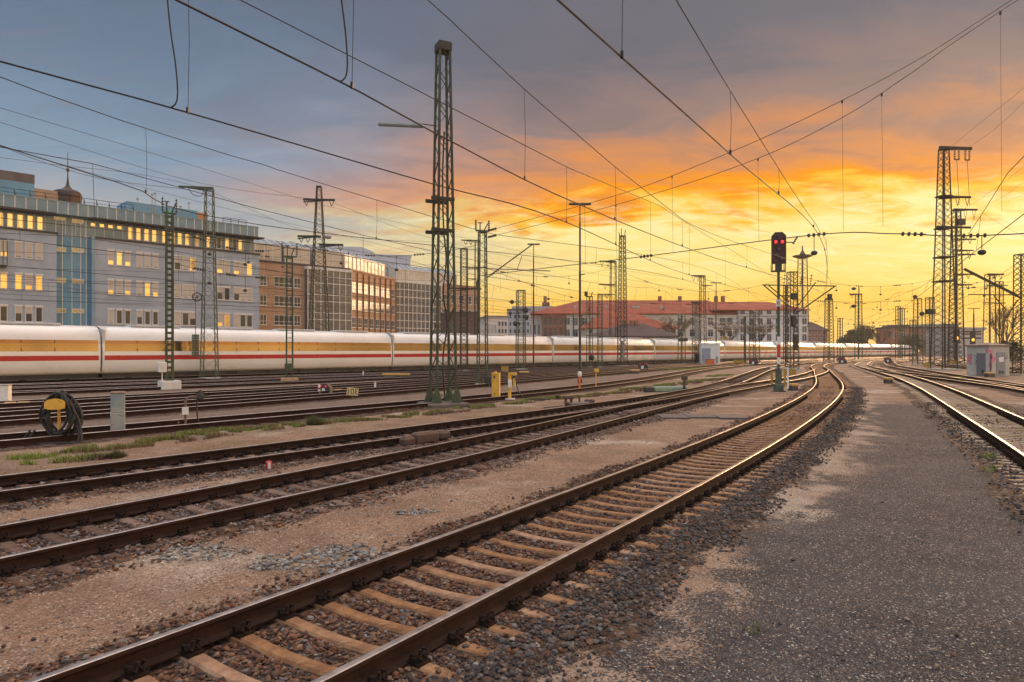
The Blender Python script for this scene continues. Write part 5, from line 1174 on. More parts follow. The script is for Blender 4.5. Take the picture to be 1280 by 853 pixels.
# ------------------------------------------------------------ overhead wires
def wirepath(pts, step=1.5): return smooth_path(pts, step)
def wire_obj(name, pts, r, root, n=5, m=None):
    b = MB(); b.tube(wirepath(pts), r, n); return b.build(name, m or WIRE, root)
def at_frac(path, pred):
    pass
def near_line(label, contact, mpix, drops, r1=.012, r2=.009, loops=(), zmax=9.5):
    pxs = [q[0] for q in mpix]; pys = [q[1] for q in mpix]; messenger = []
    for p in wirepath(contact, .45):
        if p.y < 1 or 640+FPX*p.x/p.y < pxs[0]-260: messenger.append(Vector((p.x, p.y, -1))); continue
        px = 640+FPX*p.x/p.y
        if px < pxs[-1] and p.y < 30: z = ZZ(float(np.interp(px, pxs, pys)) if px > pxs[0] else pys[0]+(px-pxs[0])*(pys[1]-pys[0])/(pxs[1]-pxs[0]), p.y); lz, ly = z, p.y
        else: u = min(1, (p.y-ly)/25); z = lz+(7.0-lz)*u*u*(3-2*u)
        messenger.append(Vector((p.x, p.y, min(zmax, max(z, p.z+.2)))))
    mz = np.array([q.z for q in messenger]); first = int(np.argmax(mz > 0)); mz[:first] = mz[first]+.004*(first-np.arange(first))**1.2; mz = np.convolve(np.pad(mz, 1, 'edge'), np.ones(3)/3, 'valid')
    for q, zz in zip(messenger, mz): q.z = zz
    root = thing('overhead_line', label, 'overhead line', (0, 0, 0), 0, 'overhead lines above the tracks')
    c = wirepath(contact, .08); m = wirepath(messenger, .08)
    b = MB(); b.tube(c[::12]+[c[-1]], r1, 6); b.build('contact_wire', WIRE, root)
    b = MB(); b.tube(m[::4]+[m[-1]], r2, 6); b.build('messenger_wire', WIRE, root)
    for pc in drops:                                    # droppers at given distances ahead
        a = min(c, key=lambda p: abs(p.y-pc)); e = min(m, key=lambda p: abs(p.x-a.x)+abs(p.y-a.y))
        b = MB(); q = a.lerp(e, .5)+Vector((.02, 0, 0)); b.tube([a, q, e], .0045, 4); b.box(a.x, a.y, a.z+.03, .03, .05, .08); b.build('dropper', WIRE, root)
    for a, top in loops:
        p = min(c, key=lambda t: abs(t.y-a)); b = MB(); t = top
        b.tube(smooth_path([p, p+Vector((.06, .02, .06)), p+Vector((.085, .03, .22)), p+Vector((.07, .0, .6)), p+Vector((.02, -.05, 1.1)), p+Vector((-.02, -.08, 1.7)), p+Vector((-.03, -.1, 2.3))], .08), .011, 6); b.build('feeder_loop', BLACKR, root)
    return root
def T3(k, s, z, off=0.0): p, _ = tpos(k, s, off); return Vector((p[0], p[1], z))
def ext(a, b, d): return a+(a-b).normalized()*d
c = [PZ(0, 77, 5.7), PZ(235, 141, 5.7), PZ(540, 230, 5.7), PZ(700, 275, 5.7), T3('B', 28, 5.7), T3('B', 45, 5.75), T3('B', 70, 5.7), T3('A', 95, 5.7)]
m = [(300, 0), (545, 125), (710, 210), (826, 258)]
near_line('overhead line with hanging feeder loop, lower left one, over the second track', [ext(c[0], c[1], 6)]+c, m, (9.8, 18.2, 22, 26, 31, 36), loops=((9.57, 0),))
c = [PZ(220, 0, 5.7), PZ(440, 110, 5.7), PZ(560, 175, 5.7), PZ(715, 252, 5.7), PZ(880, 318, 5.8), T3('A', 48, 5.75), T3('A', 80, 5.7)]
m = [(535, 0), (660, 116), (770, 210), (860, 280)]
near_line('overhead line with hanging feeder loop, upper one, crossing behind the big near mast', [ext(c[0], c[1], 6)]+c, m, (8.86, 13.6, 18.0, 23, 29, 36), loops=((8.66, 0),))
c = [PZ(697, 0, 5.7), PZ(775, 70, 5.7), PZ(915, 195, 5.75), PZ(1022, 292, 6.3), T3('A', 40, 6.4), T3('A', 66, 6.2)]
m = [(845, 0), (913, 115), (985, 230), (1022, 286), (1045, 318)]
near_line('overhead line with one dropper, over the nearest track towards the red signal', [ext(c[0], c[1], 5)]+c, m, (7.95, 12.0, 16.0, 22, 28, 36))
c = [PZ(0, 182, 5.7), PZ(160, 232, 5.7), PZ(330, 282, 5.7), T3('C', 28, 5.7), T3('C', 48, 5.7), T3('C', 90, 5.7)]
m = [(0, 97), (157, 153), (420, 235), (620, 295)]
near_line('thin overhead line with one long dropper over the third track', [ext(c[0], c[1], 9)]+c, m, (14.8, 21, 27, 33, 40), r1=.01)
def far_line(k, label, s0, s1, off0, r=.012, zc=5.7):
    root = thing('overhead_line', label, 'overhead line', (0, 0, 0), 0, 'overhead lines above the tracks')
    sup = list(np.arange(s0+off0, s1, 46.0)); cp, mp, dr = [], [], []
    ss = np.arange(s0, s1, 4.6); zig = .3
    for i, s in enumerate(ss):
        u = ((s-s0-off0) % 46)/46; sag = 4*(u-.5)**2; zm = zc+.55+1.15*sag; st = zig*math.cos(2*math.pi*(s-s0)/92)
        a, e = T3(k, s, zc, st), T3(k, s, zm, st*.3); cp.append(a); mp.append(e); dr.append((a, e))
    b = MB(); b.tube(cp, r, 5); b.build('contact_wire', WIRE, root); b = MB(); b.tube(mp, r*.9, 5); b.build('messenger_wire', WIRE, root)
    for a, e in dr[1::2]: b = MB(); b.tube([a, e], .007, 4); b.build('dropper', WIRE, root)
    return root
FL = [('D', 'overhead line above the track behind the hose stand', -6, 150, 12), ('E', 'overhead line above the track behind the number board', -6, 160, 30), ('F', 'overhead line above the track by the slim ladder mast', -6, 170, 20),
      ('P2', 'overhead line above the second track before the train', -6, 138, 6), ('P1', 'overhead line above the track next to the train', -6, 200, 34), ('T', 'overhead line directly above the white train', -6, 250, 16),
      ('G', 'overhead line over the pale sleeper track at the right edge', -4, 200, 26), ('H', 'overhead line over the track in front of the graffiti hut', 8, 200, 40), ('I', 'overhead line behind the graffiti hut', 32, 200, 18), ('J', 'overhead line over the farthest right track', 32, 200, 30)]
for k, lb, s0, s1, o in FL: far_line(k, lb, s0, s1, o)

def span(name, label, cat, pts, r=.012, drops=(), ins=(), discs=(), lower=None, group=None):
    root = thing(name, label, cat, (0, 0, 0), 0, group)
    p = wirepath(pts, .5); b = MB(); b.tube(p, r, 5); b.build('wire', WIRE, root)
    for q in drops:
        a = p[int(q*(len(p)-1))]; z = lower(a) if callable(lower) else lower; b = MB(); b.tube([a, Vector((a.x+.05, a.y, z))], .006, 4); b.box(a.x, a.y, a.z-.05, .05, .05, .12); b.build('dropper', WIRE, root)
    for q in ins:
        i = int(q*(len(p)-2)); b = MB(); a = p[i]; e = a+(p[i+1]-a).normalized()*.9; insul(b, a, e, .075, 4); b.build('insulator', IRON, root)
    for q, dz in discs:
        a = p[int(q*(len(p)-1))]; b = MB(); b.bar(a, a-Vector((0, 0, dz)), .02); b.ball((a.x, a.y, a.z-dz-.12), .13, 8, .75); b.build('hanging_disc', IRON, root)
    return root
A0, A1 = Vector((-1.87, 43, 0)), Vector((24, 14, 0))
def hp(t, z): q = A0.lerp(A1, t); q.z = z; return q
span('headspan_wire', 'upper of two long cross span wires rising to the top right corner', 'span wire', [hp(0, 9.7), hp(.278, 10.2), hp(.4, 10.75), hp(.512, 11.5), hp(.621, 12.54), hp(.707, 13.8), hp(1, 18.5)], .014, (.22, .36, .55, .72, .8), (.02,), (), 6.9, 'cross span wires')
span('headspan_wire', 'lower of two long cross span wires rising to the top right corner', 'span wire', [hp(0, 9.3), hp(.278, 9.72), hp(.461, 10.37), hp(.564, 11.27), hp(.63, 12.3), hp(.7, 13.55), hp(1, 18.3)], .014, (.28, .47, .6, .68), (.025,), (), 6.9, 'cross span wires')
span('headspan_wire', 'level cross span wire with insulators above the red signal track', 'span wire', [hp(0, 7.0), hp(.3, 6.9), hp(.54, 6.9), hp(.62, 6.55), hp(.71, 6.1), hp(1, 5.6)], .02, (), (.33, .545, .63, .7), ((.55, .6), (.71, .45)), 0, 'cross span wires')
def zigzag(p, q, n, label, drop, r=.015, ins=(.2, .45, .7), discs=((.3, .6), (.6, .8))):
    p, q = Vector(p), Vector(q); pts = []
    for i in range(n+1): u = i/n; a = p.lerp(q, u); a.z -= drop*4*u*(1-u); pts.append(a)
    span('headspan_wire', label, 'span wire', pts, r, (.2, .4, .6, .8), ins, discs, min(p.z, q.z)-drop-1.2, 'cross span wires')
def base(px, yb, z, Y=None): x, y = G(px, yb) if Y is None else XY(px, Y); return (x, y, z)
SP = [(base(990, 463, 10.8), base(1179.5, 463, 10.5), 'cross span from the bracket mast to the tallest pylon', 1.2),
      (base(990, 463, 8.0), base(1179.5, 463, 8.2), 'lower cross span from the bracket mast to the tallest pylon', .4),
      (base(778, 458.5, 13.0), base(990, 463, 10.6), 'cross span from the tall dark mast to the bracket mast', 2.2),
      (base(778, 458.5, 9.0), base(990, 463, 8.2), 'lower cross span from the tall dark mast to the bracket mast', .6),
      (base(603, 483, 7.6), base(778, 458.5, 8.6), 'cross span from the forked mast to the tall dark mast', .7),
      (base(580, 464.5, 11.6), base(778, 458.5, 14.0), 'cross span from the square column to the tall dark mast', 1.6),
      (base(362, 478, 10.0), base(603, 483, 9.0), 'cross span between the two fork topped masts', .9),
      (base(212, 487, 9.6), base(362, 478, 9.6), 'cross span between the two slim ladder masts', .8),
      (base(212, 487, 7.4), base(362, 478, 7.4), 'lower cross span between the two slim ladder masts', .3),
      (base(262, 475, 10.5), base(399, 0, 13, 75), 'cross span from the weighted mast to the tapered pylon', .8),
      (base(870, 455.5, 9), base(1036, 454, 10.5), 'cross span from the kiosk mast to the lone brown mast', 1.5),
      (base(870, 455.5, 7.6), base(1036, 454, 7.8), 'lower cross span from the kiosk mast to the lone brown mast', .5),
      (base(1036, 454, 11), base(1147, 457, 11.5), 'cross span from the lone brown mast to the round headed mast', 1.4),
      (base(1073, 450.5, 12), base(1195, 456.5, 12), 'cross span from the cross headed mast to the second pylon', 2),
      (base(1073, 450.5, 8.4), base(1195, 456.5, 8.4), 'lower cross span from the cross headed mast to the second pylon', .6),
      (base(1195, 456.5, 13), base(1276, 470, 10.2), 'cross span from the second pylon to the edge mast', 1.2),
      (base(1179.5, 463, 9.6), base(1276, 470, 8.6), 'cross span from the tallest pylon to the edge mast', .5),
      (base(1036, 454, 8.6), base(1073, 450.5, 9), 'short cross span from the lone brown mast to the cross headed mast', .4),
      (base(1050, 452.5, 7.2), base(1162, 458, 7.4), 'cross span from the thin green mast to the square column', .5),
      (base(943, 455, 8), base(1050, 452.5, 8), 'cross span from the bare tree mast to the thin green mast', .6)]
for p, q, lb, dr in SP: zigzag(p, q, 12, lb, dr)
# high power lines
def power(label, pts, r=.015): span('power_line', label, 'power line', pts, r, group='high power lines')
def PY(px, py, Y): return Vector((*XY(px, Y), ZZ(py, Y)))
power('upper power line from the tapered pylon towards the left edge', [PY(-60, 118, 33), PY(0, 135, 35.5), PY(240, 207, 54), PY(383, 251, 75)])
power('lower power line from the tapered pylon towards the left edge', [PY(-60, 133, 35), PY(0, 153, 37.5), PY(255, 230, 58), PY(417, 252, 75)])
power('upper power line from the tapered pylon towards the sunset', [PY(383, 252, 75), PY(540, 288, 88), PY(700, 325, 104), PY(870, 352, 122)])
power('lower power line from the tapered pylon towards the sunset', [PY(417, 254, 75), PY(540, 298, 88), PY(720, 338, 106), PY(878, 365, 122)])
power('power line from the arm of the weighted mast to the left edge', [PY(-40, 150, 32), PY(0, 182, 34), PY(120, 222, 42), PY(232, 237, 52)])
power('outer power line from the tallest pylon up to the right edge', [PY(1206, 188, 77), PY(1245, 160, 62), PY(1285, 122, 52), PY(1340, 60, 42)])
power('inner power line from the tallest pylon up to the right edge', [PY(1186, 186, 77), PY(1230, 150, 62), PY(1285, 105, 52), PY(1340, 45, 42)])
power('middle power line from the second pylon up to the right edge', [PY(1205, 262, 106), PY(1245, 235, 86), PY(1290, 200, 70), PY(1340, 160, 58)])
power('lower power line from the second pylon up to the right edge', [PY(1218, 264, 106), PY(1250, 248, 86), PY(1290, 220, 70), PY(1340, 180, 58)])
power('power line from the second pylon towards the edge mast', [PY(1222, 262, 106), PY(1255, 283, 84), PY(1290, 300, 66), PY(1330, 310, 50)])
power('long low power line before the lilac office roof', [PY(-60, 168, 44), PY(0, 183, 47), PY(170, 232, 58), PY(330, 272, 74), PY(580, 330, 100)])
power('thin power line over the brick office roof', [PY(-20, 195, 50), PY(60, 205, 54), PY(240, 232, 64), PY(400, 292, 84), PY(590, 305, 100)])
for i, (py, Y) in enumerate(((318, 58), (338, 60), (352, 60), (366, 61), (378, 62))):
    power('telephone wire strung before the office facade, number %s from the top' % ('first', 'second', 'third', 'fourth', 'fifth')[i] if False else ('top', 'second', 'middle', 'fourth', 'lowest')[i]+' of five thin wires strung before the lilac office facade', [PY(-30, py-4, Y-8), PY(150, py+1, Y-2), PY(330, py+6, Y+10), PY(560, py+14, Y+26)], .014)


# ------------------------------------------------------------ small things in the yard
def small():
    def at(px, py): x, y = G(px, py); return (x, y, 0)
    # hose stand
    root = thing('hose_stand', 'yellow post stand carrying coils of black water hose', 'hose stand', at(74, 553), R(10))
    b = MB(); b.box(0, 0, .5, .05, .05, 1.0); b.build('post', YELLOW, root)
    b = MB(); pts = [(.23*math.cos(a), .98+.12*math.sin(a)) for a in [math.pi*i/10 for i in range(11)]]; b.prism(pts+[(-.23, .86), (-.1, .83), (.1, .83), (.23, .86)], -.24, -.2); b.box(0, 0, .97, .3, .44, .06); b.build('bracket', YELLOW, root)
    r = random.Random(5)
    for i in range(13):
        b = MB(); cx = r.uniform(-.08, .1); wx = r.uniform(.26, .44); zb_ = r.uniform(.05, .28); y = -.18+i*.028+r.uniform(-.02, .02); top = 1.2+r.uniform(-.05, .06); pts = []
        for q in range(25):
            a = 2*math.pi*q/24; zz = (top+zb_)/2+math.cos(a)*(top-zb_)/2; wd = wx*(1-.38*max(0, math.cos(a))); pts.append((cx+math.sin(a)*wd, y+.05*math.sin(a*2+i), zz))
        b.tube(pts, .031, 7, False); b.build('hose_coil', BLACKR, root)
    for i in range(2):
        b = MB(); b.tube(smooth_path([(-.5+.1*i, -.3, .35), (-.62+.1*i, -.38, .08), (-.2, -.5+.08*i, .03), (.3, -.45+.06*i, .03), (.62-.06*i, -.3, .05), (.5-.05*i, -.1, .5), (.3, 0, .9)], .06), .026, 7); b.build('hose_end', BLACKR, root)
    # leaning concrete post
    root = thing('concrete_post', 'weathered square concrete post with flaking blue paint', 'post', at(147.5, 545), R(28))
    m = mat('flaking_blue_concrete', (.34, .36, .34), (.2, .27, .31), 2.2, .9, 0, .5, 30, c3=(.22, .15, .1))
    b = MB(); b.bev(0, 0, .3, .34, .34, .66, .02); b.bev(0, 0, .88, .33, .33, .52, .02); b.build('shaft', m, root); b = MB(); b.bev(0, 0, 1.155, .35, .35, .06, .02); b.build('cap', mat('rusty_cap', (.3, .2, .13), (.22, .15, .1), 6, .9), root)
    # standpipe
    root = thing('standpipe', 'rusty water standpipe with a white tag and hanging black hose', 'standpipe', at(232, 538), R(20))
    b = MB(); b.tube(smooth_path([(0, 0, 0), (0, 0, .75), (.02, 0, .9), (.12, 0, .95), (.3, 0, .95)], .06), .035, 8); b.box(-.18, 0, .12, .03, .03, .3); b.build('pipe', mat('rusty_pipe', (.18, .12, .1), (.12, .08, .07), 8, .8), root)
    b = MB(); b.lathe([(.06, 0), (.09, .05), (.09, .16), (.05, .2), (.03, .26), (.09, .28)], .38, 0, 8, .86); b.box(.38, 0, 1.05, .22, .03, .03); b.tube([(.45, 0, .94), (.62, 0, .94)], .04, 8); b.build('valve', IRON, root)
    b = MB(); b.tube(smooth_path([(.3, 0, .9), (.3, .02, .5), (.36, 0, .15), (.5, 0, .05), (.66, 0, .03)], .05), .022, 6); b.build('hose', BLACKR, root)
    b = MB(); b.box(0, -.05, .56, .17, .02, .22); b.build('tag', WHITEP, root)
    root = thing('cable_marker', 'low white concrete marker block at the left edge of the yard', 'marker', at(4, 506), R(20)); b = MB(); b.bev(0, 0, .4, .5, .45, .82, .02); b.build('block', WHITEP, root)
    b = MB(); b.bev(0, 0, .82, .54, .49, .05, .015); b.build('cap', CONC, root)
    for px, py, lb, w in ((13, 507.5, 'flat yellow cable cover just right of the white marker block', .42), (30, 507, 'flat yellow cable cover, farther one right of the white marker block', .45), (423, 490.5, 'small yellow cover block beside the dwarf signal', .42)):
        o = thing('cable_cover', lb, 'cover', at(px, py), R(30)); b = MB(); b.bev(0, 0, .09, w, .3, .14, .04); b.build('lid', mat('orange_yellow_cover', (.6, .33, .1), (.5, .27, .08), 5, .7), o); b = MB(); b.box(0, 0, .01, w*1.1, .34, .03); b.build('rim', CONC, o)
    # dwarf signal
    def dwarf(px, py, lb, s=1.0):
        o = thing('dwarf_signal', lb, 'dwarf signal', at(px, py), R(-15)); b = MB(); b.prism([(-.32*s, 0), (.32*s, 0), (.32*s, .3*s), (.16*s, .52*s), (-.32*s, .52*s)], -.12, .2); b.build('housing', IRON, o)
        b = MB(); b.box(-.05*s, -.13, .2*s, .16*s, .02, .2*s); b.build('white_plate', WHITEP, o)
        for dx, dz in ((-.2, .42), (.1, .4)): b = MB(); b.tube([(dx*s, -.17, dz*s), (dx*s, -.12, dz*s)], .055*s**.5, 10); b.build('red_light', DIMRED, o)
        return o
    dwarf(407, 492.5, 'dwarf ground signal with two small red lights on the left tracks')
    dwarf(804, 463, 'dwarf ground signal with red face in the middle of the yard', 1.7); dwarf(942, 457, 'red dwarf ground signal left of the bracket mast', 1.9); dwarf(1053, 455, 'red dwarf ground signal at the foot of the thin green mast', 1.9); dwarf(1110, 454, 'red dwarf ground signal on the throat tracks before the far train', 1.9)
    root = thing('marker_stake', 'short red and white stake left of the dwarf signal', 'stake', at(399, 493.5))
    b = MB(); b.box(0, 0, .13, .1, .06, .26); b.box(0, 0, .45, .1, .06, .16); b.build('white_part', WHITEP, root); b = MB(); b.box(0, 0, .315, .102, .062, .11); b.build('red_part', RED, root)
    root = thing('marker_stake', 'small red and white marker block between the second and third tracks', 'stake', at(336, 587), R(30)); b = MB(); b.bev(0, 0, .08, .11, .11, .17, .02); b.build('red_part', RED, root); b = MB(); b.box(0, -.056, .08, .05, .008, .12); b.build('white_part', WHITEP, root)
    for px, py, lb in ((469, 486.5, 'small white peg in line with the number board'), (454, 470, 'small white peg close to the train'), (1041, 451, 'white peg before the far end of the train')):
        o = thing('white_peg', lb, 'peg', at(px, py)); b = MB(); b.box(0, 0, .18, .1, .08, .4); b.build('shaft', WHITEP, o); b = MB(); b.box(0, 0, .4, .12, .1, .06); b.build('cap', CONC, o)
    # number board, hung upside down
    x, y = G(440, 499); root = thing('number_board', 'yellow number board reading 301 upside down between the tracks', 'sign', (x, y, 0), R(-10))
    b = MB(); b.box(0, 0, .17, .05, .05, .4); b.build('post', IRON, root); b = MB(); b._add([(-.26, -.04, .18), (.3, -.04, .16), (.34, -.04, .52), (-.22, -.04, .54), (-.26, -.02, .18), (.3, -.02, .16), (.34, -.02, .52), (-.22, -.02, .54)], [(3, 2, 1, 0)[::-1], (4, 7, 6, 5)[::-1][::-1], (0, 4, 5, 1), (1, 5, 6, 2), (2, 6, 7, 3), (3, 7, 4, 0)]); pl = b.build('panel', mat('pale_yellow_sign', (.68, .5, .25), (.6, .44, .2), 5, .6), root)
    text('301', .4, (.04, -.046, .49), mat('brown_lettering', (.1, .06, .02)), pl, (R(90), R(180), 0))
    # yellow cabinets
    root = thing('yellow_cabinet', 'narrow yellow switch cabinet right of the forked mast', 'cabinet', at(620, 500), R(-8)); b = MB(); b.bev(0, 0, .58, .36, .3, 1.2, .02); b.build('case', YELLOW, root); b = MB(); b.bev(0, 0, 1.21, .4, .34, .06, .02); b.box(-.02, -.01, 1.27, .1, .1, .08); b.build('lid', YELLOW, root)
    b = MB(); b.box(-.05, -.156, 1.05, .08, .012, .12); b.box(-.04, -.156, .3, .07, .012, .05); b.box(-.05, -.156, .15, .05, .012, .05); b.build('label_plate', TRIMD, root)
    root = thing('charging_post', 'orange yellow post with grey meter box and a black hanging cable', 'post', at(637, 500), R(-8)); b = MB(); b.box(0, 0, .55, .13, .13, 1.15); b.box(.13, 0, 1.2, .36, .16, .12); b.box(.22, 0, .9, .1, .14, .6); b.build('frame', YELLOW, root)
    b = MB(); b.bev(.04, -.14, .75, .17, .14, .36, .02); b.build('meter_box', WHITEP, root); b = MB(); b.box(.22, -.05, 1.06, .12, .1, .12); b.tube(smooth_path([(.28, -.05, 1.0), (.36, -.08, .6), (.52, -.1, .25), (.85, -.15, .05), (1.35, -.1, .06), (1.9, 0, .03)], .08), .025, 6); b.build('cable', BLACKR, root); b = MB(); b.box(.04, -.1, .03, .42, .3, .1); b.build('base_slab', WHITEP, root)
    root = thing('marker_post', 'orange post with white cap at the foot of the T headed lamp post', 'post', at(724.5, 488), 0); b = MB(); b.box(0, 0, .4, .13, .1, .8); b.build('shaft', ORANGE, root); b = MB(); b.lathe([(.1, 0), (.12, .1), (.11, .22), (.06, .3)], 0, 0, 8, .78); b.build('cap', WHITEP, root)
    root = thing('yellow_stake', 'thin yellow stake with small box on top right of the lamp post', 'stake', at(745, 486), 0); b = MB(); b.box(0, 0, .5, .05, .05, 1.05); b.build('shaft', YELLOW, root); b = MB(); b.bev(.03, 0, 1.08, .26, .16, .2, .02); b.build('box', YELLOW, root)
    # point gear
    def gear(px, py, lb, l, rz): 
        o = thing('point_machine', lb, 'point machine', at(px, py), R(rz)); b = MB(); b.bev(0, 0, .14, l*.55, .34, .28, .05); b.bev(-l*.42, 0, .1, l*.28, .3, .24, .06); b.build('case', RUSTY, o)
        b = MB(); b.bev(l*.42, 0, .15, l*.3, .36, .24, .06); b.build('motor_cover', mat('dark_gear_cover', (.09, .06, .05), (.06, .045, .04), 6, .8), o); b = MB(); b.tube([(l*.5, 0, .1), (l*.5, .8, .1)], .025, 6); b.build('rod', IRON, o); return o
    gear(531, 554, 'rusty brown point machine lying beside the third track', 1.3, 48); gear(786, 524, 'small rusty lever box at the second track by the points', .75, 50)
    root = thing('lever_stand', 'low rusty lever stand beside the points in the middle', 'lever', at(710, 510.5), R(20)); b = MB(); b.box(-.1, 0, .2, .07, .1, .42); b.box(.14, 0, .2, .07, .1, .42); b.bev(.02, 0, .43, .44, .22, .12, .02); b.build('frame', RUSTY, root); b = MB(); b.tube([(-.2, 0, .1), (-1.0, .1, .04)], .02, 5); b.build('rod', IRON, root)
    root = thing('point_motor', 'grey box of the point motor with upright pin right of the lever stand', 'point motor', at(723, 510), R(30)); b = MB(); b.bev(0, 0, .12, .95, .4, .22, .04); b.build('case', mat('grey_motor', (.2, .17, .15), (.15, .12, .11), 5, .8), root); b = MB(); b.box(.05, 0, .32, .06, .06, .25); b.bev(.62, .1, .24, .34, .3, .14, .03); b.bar((.7, .1, 0), (.62, .1, .2), .07); b.build('lever', RUSTY, root)
    x, y = G(876, 522); root = thing('cover_plate', 'dark steel cover plates lying flat on the sandy path', 'cover plate', (x, y, 0), R(-3)); mm = mat('dark_cover_plate', (.1, .08, .08), (.08, .065, .065), 3, .7)
    for i in range(3): b = MB(); b.bev(-.95+i*.96, .25*(i == 1), .03, .93, 1.25, .05, .01); b.build('plate', mm, root)
    root = thing('cable_trough', 'long pale green cable box with a dark post on the verge', 'cable box', at(838, 490), R(12)); b = MB(); b.bev(0, 0, .16, 2.0, .4, .3, .06); b.build('case', mat('pale_green_box', (.25, .32, .24), (.2, .27, .2), 3, .7), root); b = MB(); b.box(.7, -.25, .4, .1, .1, .8); b.box(.7, -.27, .75, .35, .05, .2); b.build('post', IRON, root); b = MB(); b.bev(-1.28, 0, .14, .5, .4, .28, .04); b.build('end_box', IRON, root)
    for px, py, lb, w in ((991, 488.5, 'small yellow lidded box right of the red signal base', .5), (1110, 479.5, 'small orange lidded box on the path between the curved tracks', .5), (793, 467.5, 'small yellow lidded box near the red dwarf signal', .9), (1237, 471.5, 'yellow box at the right corner of the graffiti hut', .8), (655, 470, 'long pale yellow lidded box behind the charging post', .9), (495, 473.5, 'long pale yellow lidded box in front of the train', 2.2)):
        o = thing('lidded_box', lb, 'box', at(px, py), R(12)); b = MB(); b.bev(0, 0, .12, w*.9, .4, .3, .03); b.build('case', TRIMD, o); b = MB(); b.bev(0, 0, .33, w, .5, .16, .05); b.build('lid', mat('ochre_lid', (.5, .3, .09), (.42, .25, .08), 5, .7), o)
    for px, py, lb, w in ((987, 475, 'striped board tilted behind the red signal base', .95), (631, 470, 'striped board behind the yellow cabinet', .7), (923, 459, 'striped board left of the bare tree mast', 1.6), (1160, 464, 'striped board at the left foot of the tallest pylon', .9), (1191, 460, 'striped board at the right foot of the tallest pylon', .9)):
        o = thing('hazard_board', lb+', yellow and black', 'board', at(px, py-3), R(-20)); b = MB(); b.box(0, 0, .45, w, .05, .5); b.build('board', HAZARD, o); b = MB(); b.box(0, .05, .2, .08, .06, .5); b.build('post', IRON, o)
    for px, Y, pz, lb in ((1195, 104, 423, 'amber signal lamp glowing by the second pylon'), (1215, 110, 425, 'amber signal lamp glowing above the graffiti hut')):
        x, y = XY(px, Y); o = thing('small_signal', lb, 'signal', (x, y, 0)); zz = ZZ(pz, Y); b = MB(); b.bar((0, 0, 0), (0, 0, zz+.8), .14); b.build('post', IRON, o); b = MB(); b.box(0, -.12, zz+.3, .8, .2, 2.0); b.build('head', IRON, o); b = MB(); b.tube([(0, -.26, zz), (0, -.2, zz)], .24, 10); b.build('amber_light', ORLAMP, o)
    # far low fence right of the hut
    x, y = G(1258, 458); o = thing('pipe_fence', 'low pipe railing behind the hut at the right', 'fence', (x, y, 0), R(5)); b = MB(); b.bar((0, 0, 1.0), (14, 0, 1.0), .06); b.bar((0, 0, .5), (14, 0, .5), .05); b.build('rail', GREEN, o)
    for i in range(6): b = MB(); b.bar((i*2.7, 0, 0), (i*2.7, 0, 1.05), .07); b.build('post', GREEN, o)
small()


# ------------------------------------------------------------ plants
def bare_tree(label, px, Y, top, spread, seed, n0=7, m=BARK, leaf=None):
    x, y = XY(px, Y); H = ZZ(top, Y); root = thing('bare_tree', label, 'tree', (x, y, 0)); r = random.Random(seed); tr = MB(); cr = MB()
    def grow(b, p, d, L, rad, lev):
        q = p+d*L; mid = p.lerp(q, .5)+Vector((r.uniform(-1, 1), r.uniform(-1, 1), 0))*L*.07
        b.tube([p, mid, q], rad, 5 if lev < 2 else 3, False, rad*.65)
        if lev >= 5: return
        for _ in range(3 if lev < 4 else 4):
            a = r.uniform(0, 6.28); t = r.uniform(.35, .75); dd = (d+Vector((math.cos(a)*t*spread, math.sin(a)*t*spread, r.uniform(.0, .35)))).normalized(); f = r.uniform(.5, 1)
            grow(cr, p.lerp(q, f), dd, L*r.uniform(.58, .82), max(.02, rad*.55), lev+1)
    tr.tube([(0, 0, -.3), (.05, 0, H*.2), (0, .05, H*.34)], H*.022, 8, True, H*.016)
    for i in range(n0):
        a = i*6.28/n0+r.uniform(-.3, .3); grow(cr, Vector((0, 0, H*r.uniform(.2, .36))), Vector((math.cos(a)*spread*.7, math.sin(a)*spread*.7, 1)).normalized(), H*.24, H*.011, 1)
    tr.build('trunk', m, root); cr.build('crown', m, root)
    if leaf:
        lf = MB()
        for v in r.sample(cr.v, min(len(cr.v), 1500)):
            s = .16; a = Vector((r.uniform(-1, 1), r.uniform(-1, 1), r.uniform(-1, 1))).normalized()*s; c_ = Vector((r.uniform(-1, 1), r.uniform(-1, 1), r.uniform(-1, 1))).normalized()*s; p = Vector(v); lf.quad(p, p+a, p+a+c_, p+c_)
        lf.build('leaves', leaf, root)
bare_tree('bare purple brown tree before the station wall, right of the white kiosk', 911, 190, 388, 1.1, 1)
bare_tree('bare purple brown tree with wider crown between the kiosk and the signal', 948, 185, 391, 1.25, 2, 8)
bare_tree('bare tree with a few ochre leaves left of the kiosk mast', 846, 175, 388, .8, 3, 5, BARK, mat('ochre_leaf', (.28, .17, .06), (.22, .13, .05), 2, .8))
bare_tree('slender bare tree beyond the far train, right of the dark bushes', 1101, 270, 404, 1.0, 5, 6)
bare_tree('pale bare tree behind the graffiti hut and thin mast', 1258, 125, 372, .75, 6, 7, mat('pale_bark', (.14, .09, .06), (.1, .07, .05), 4, .9))
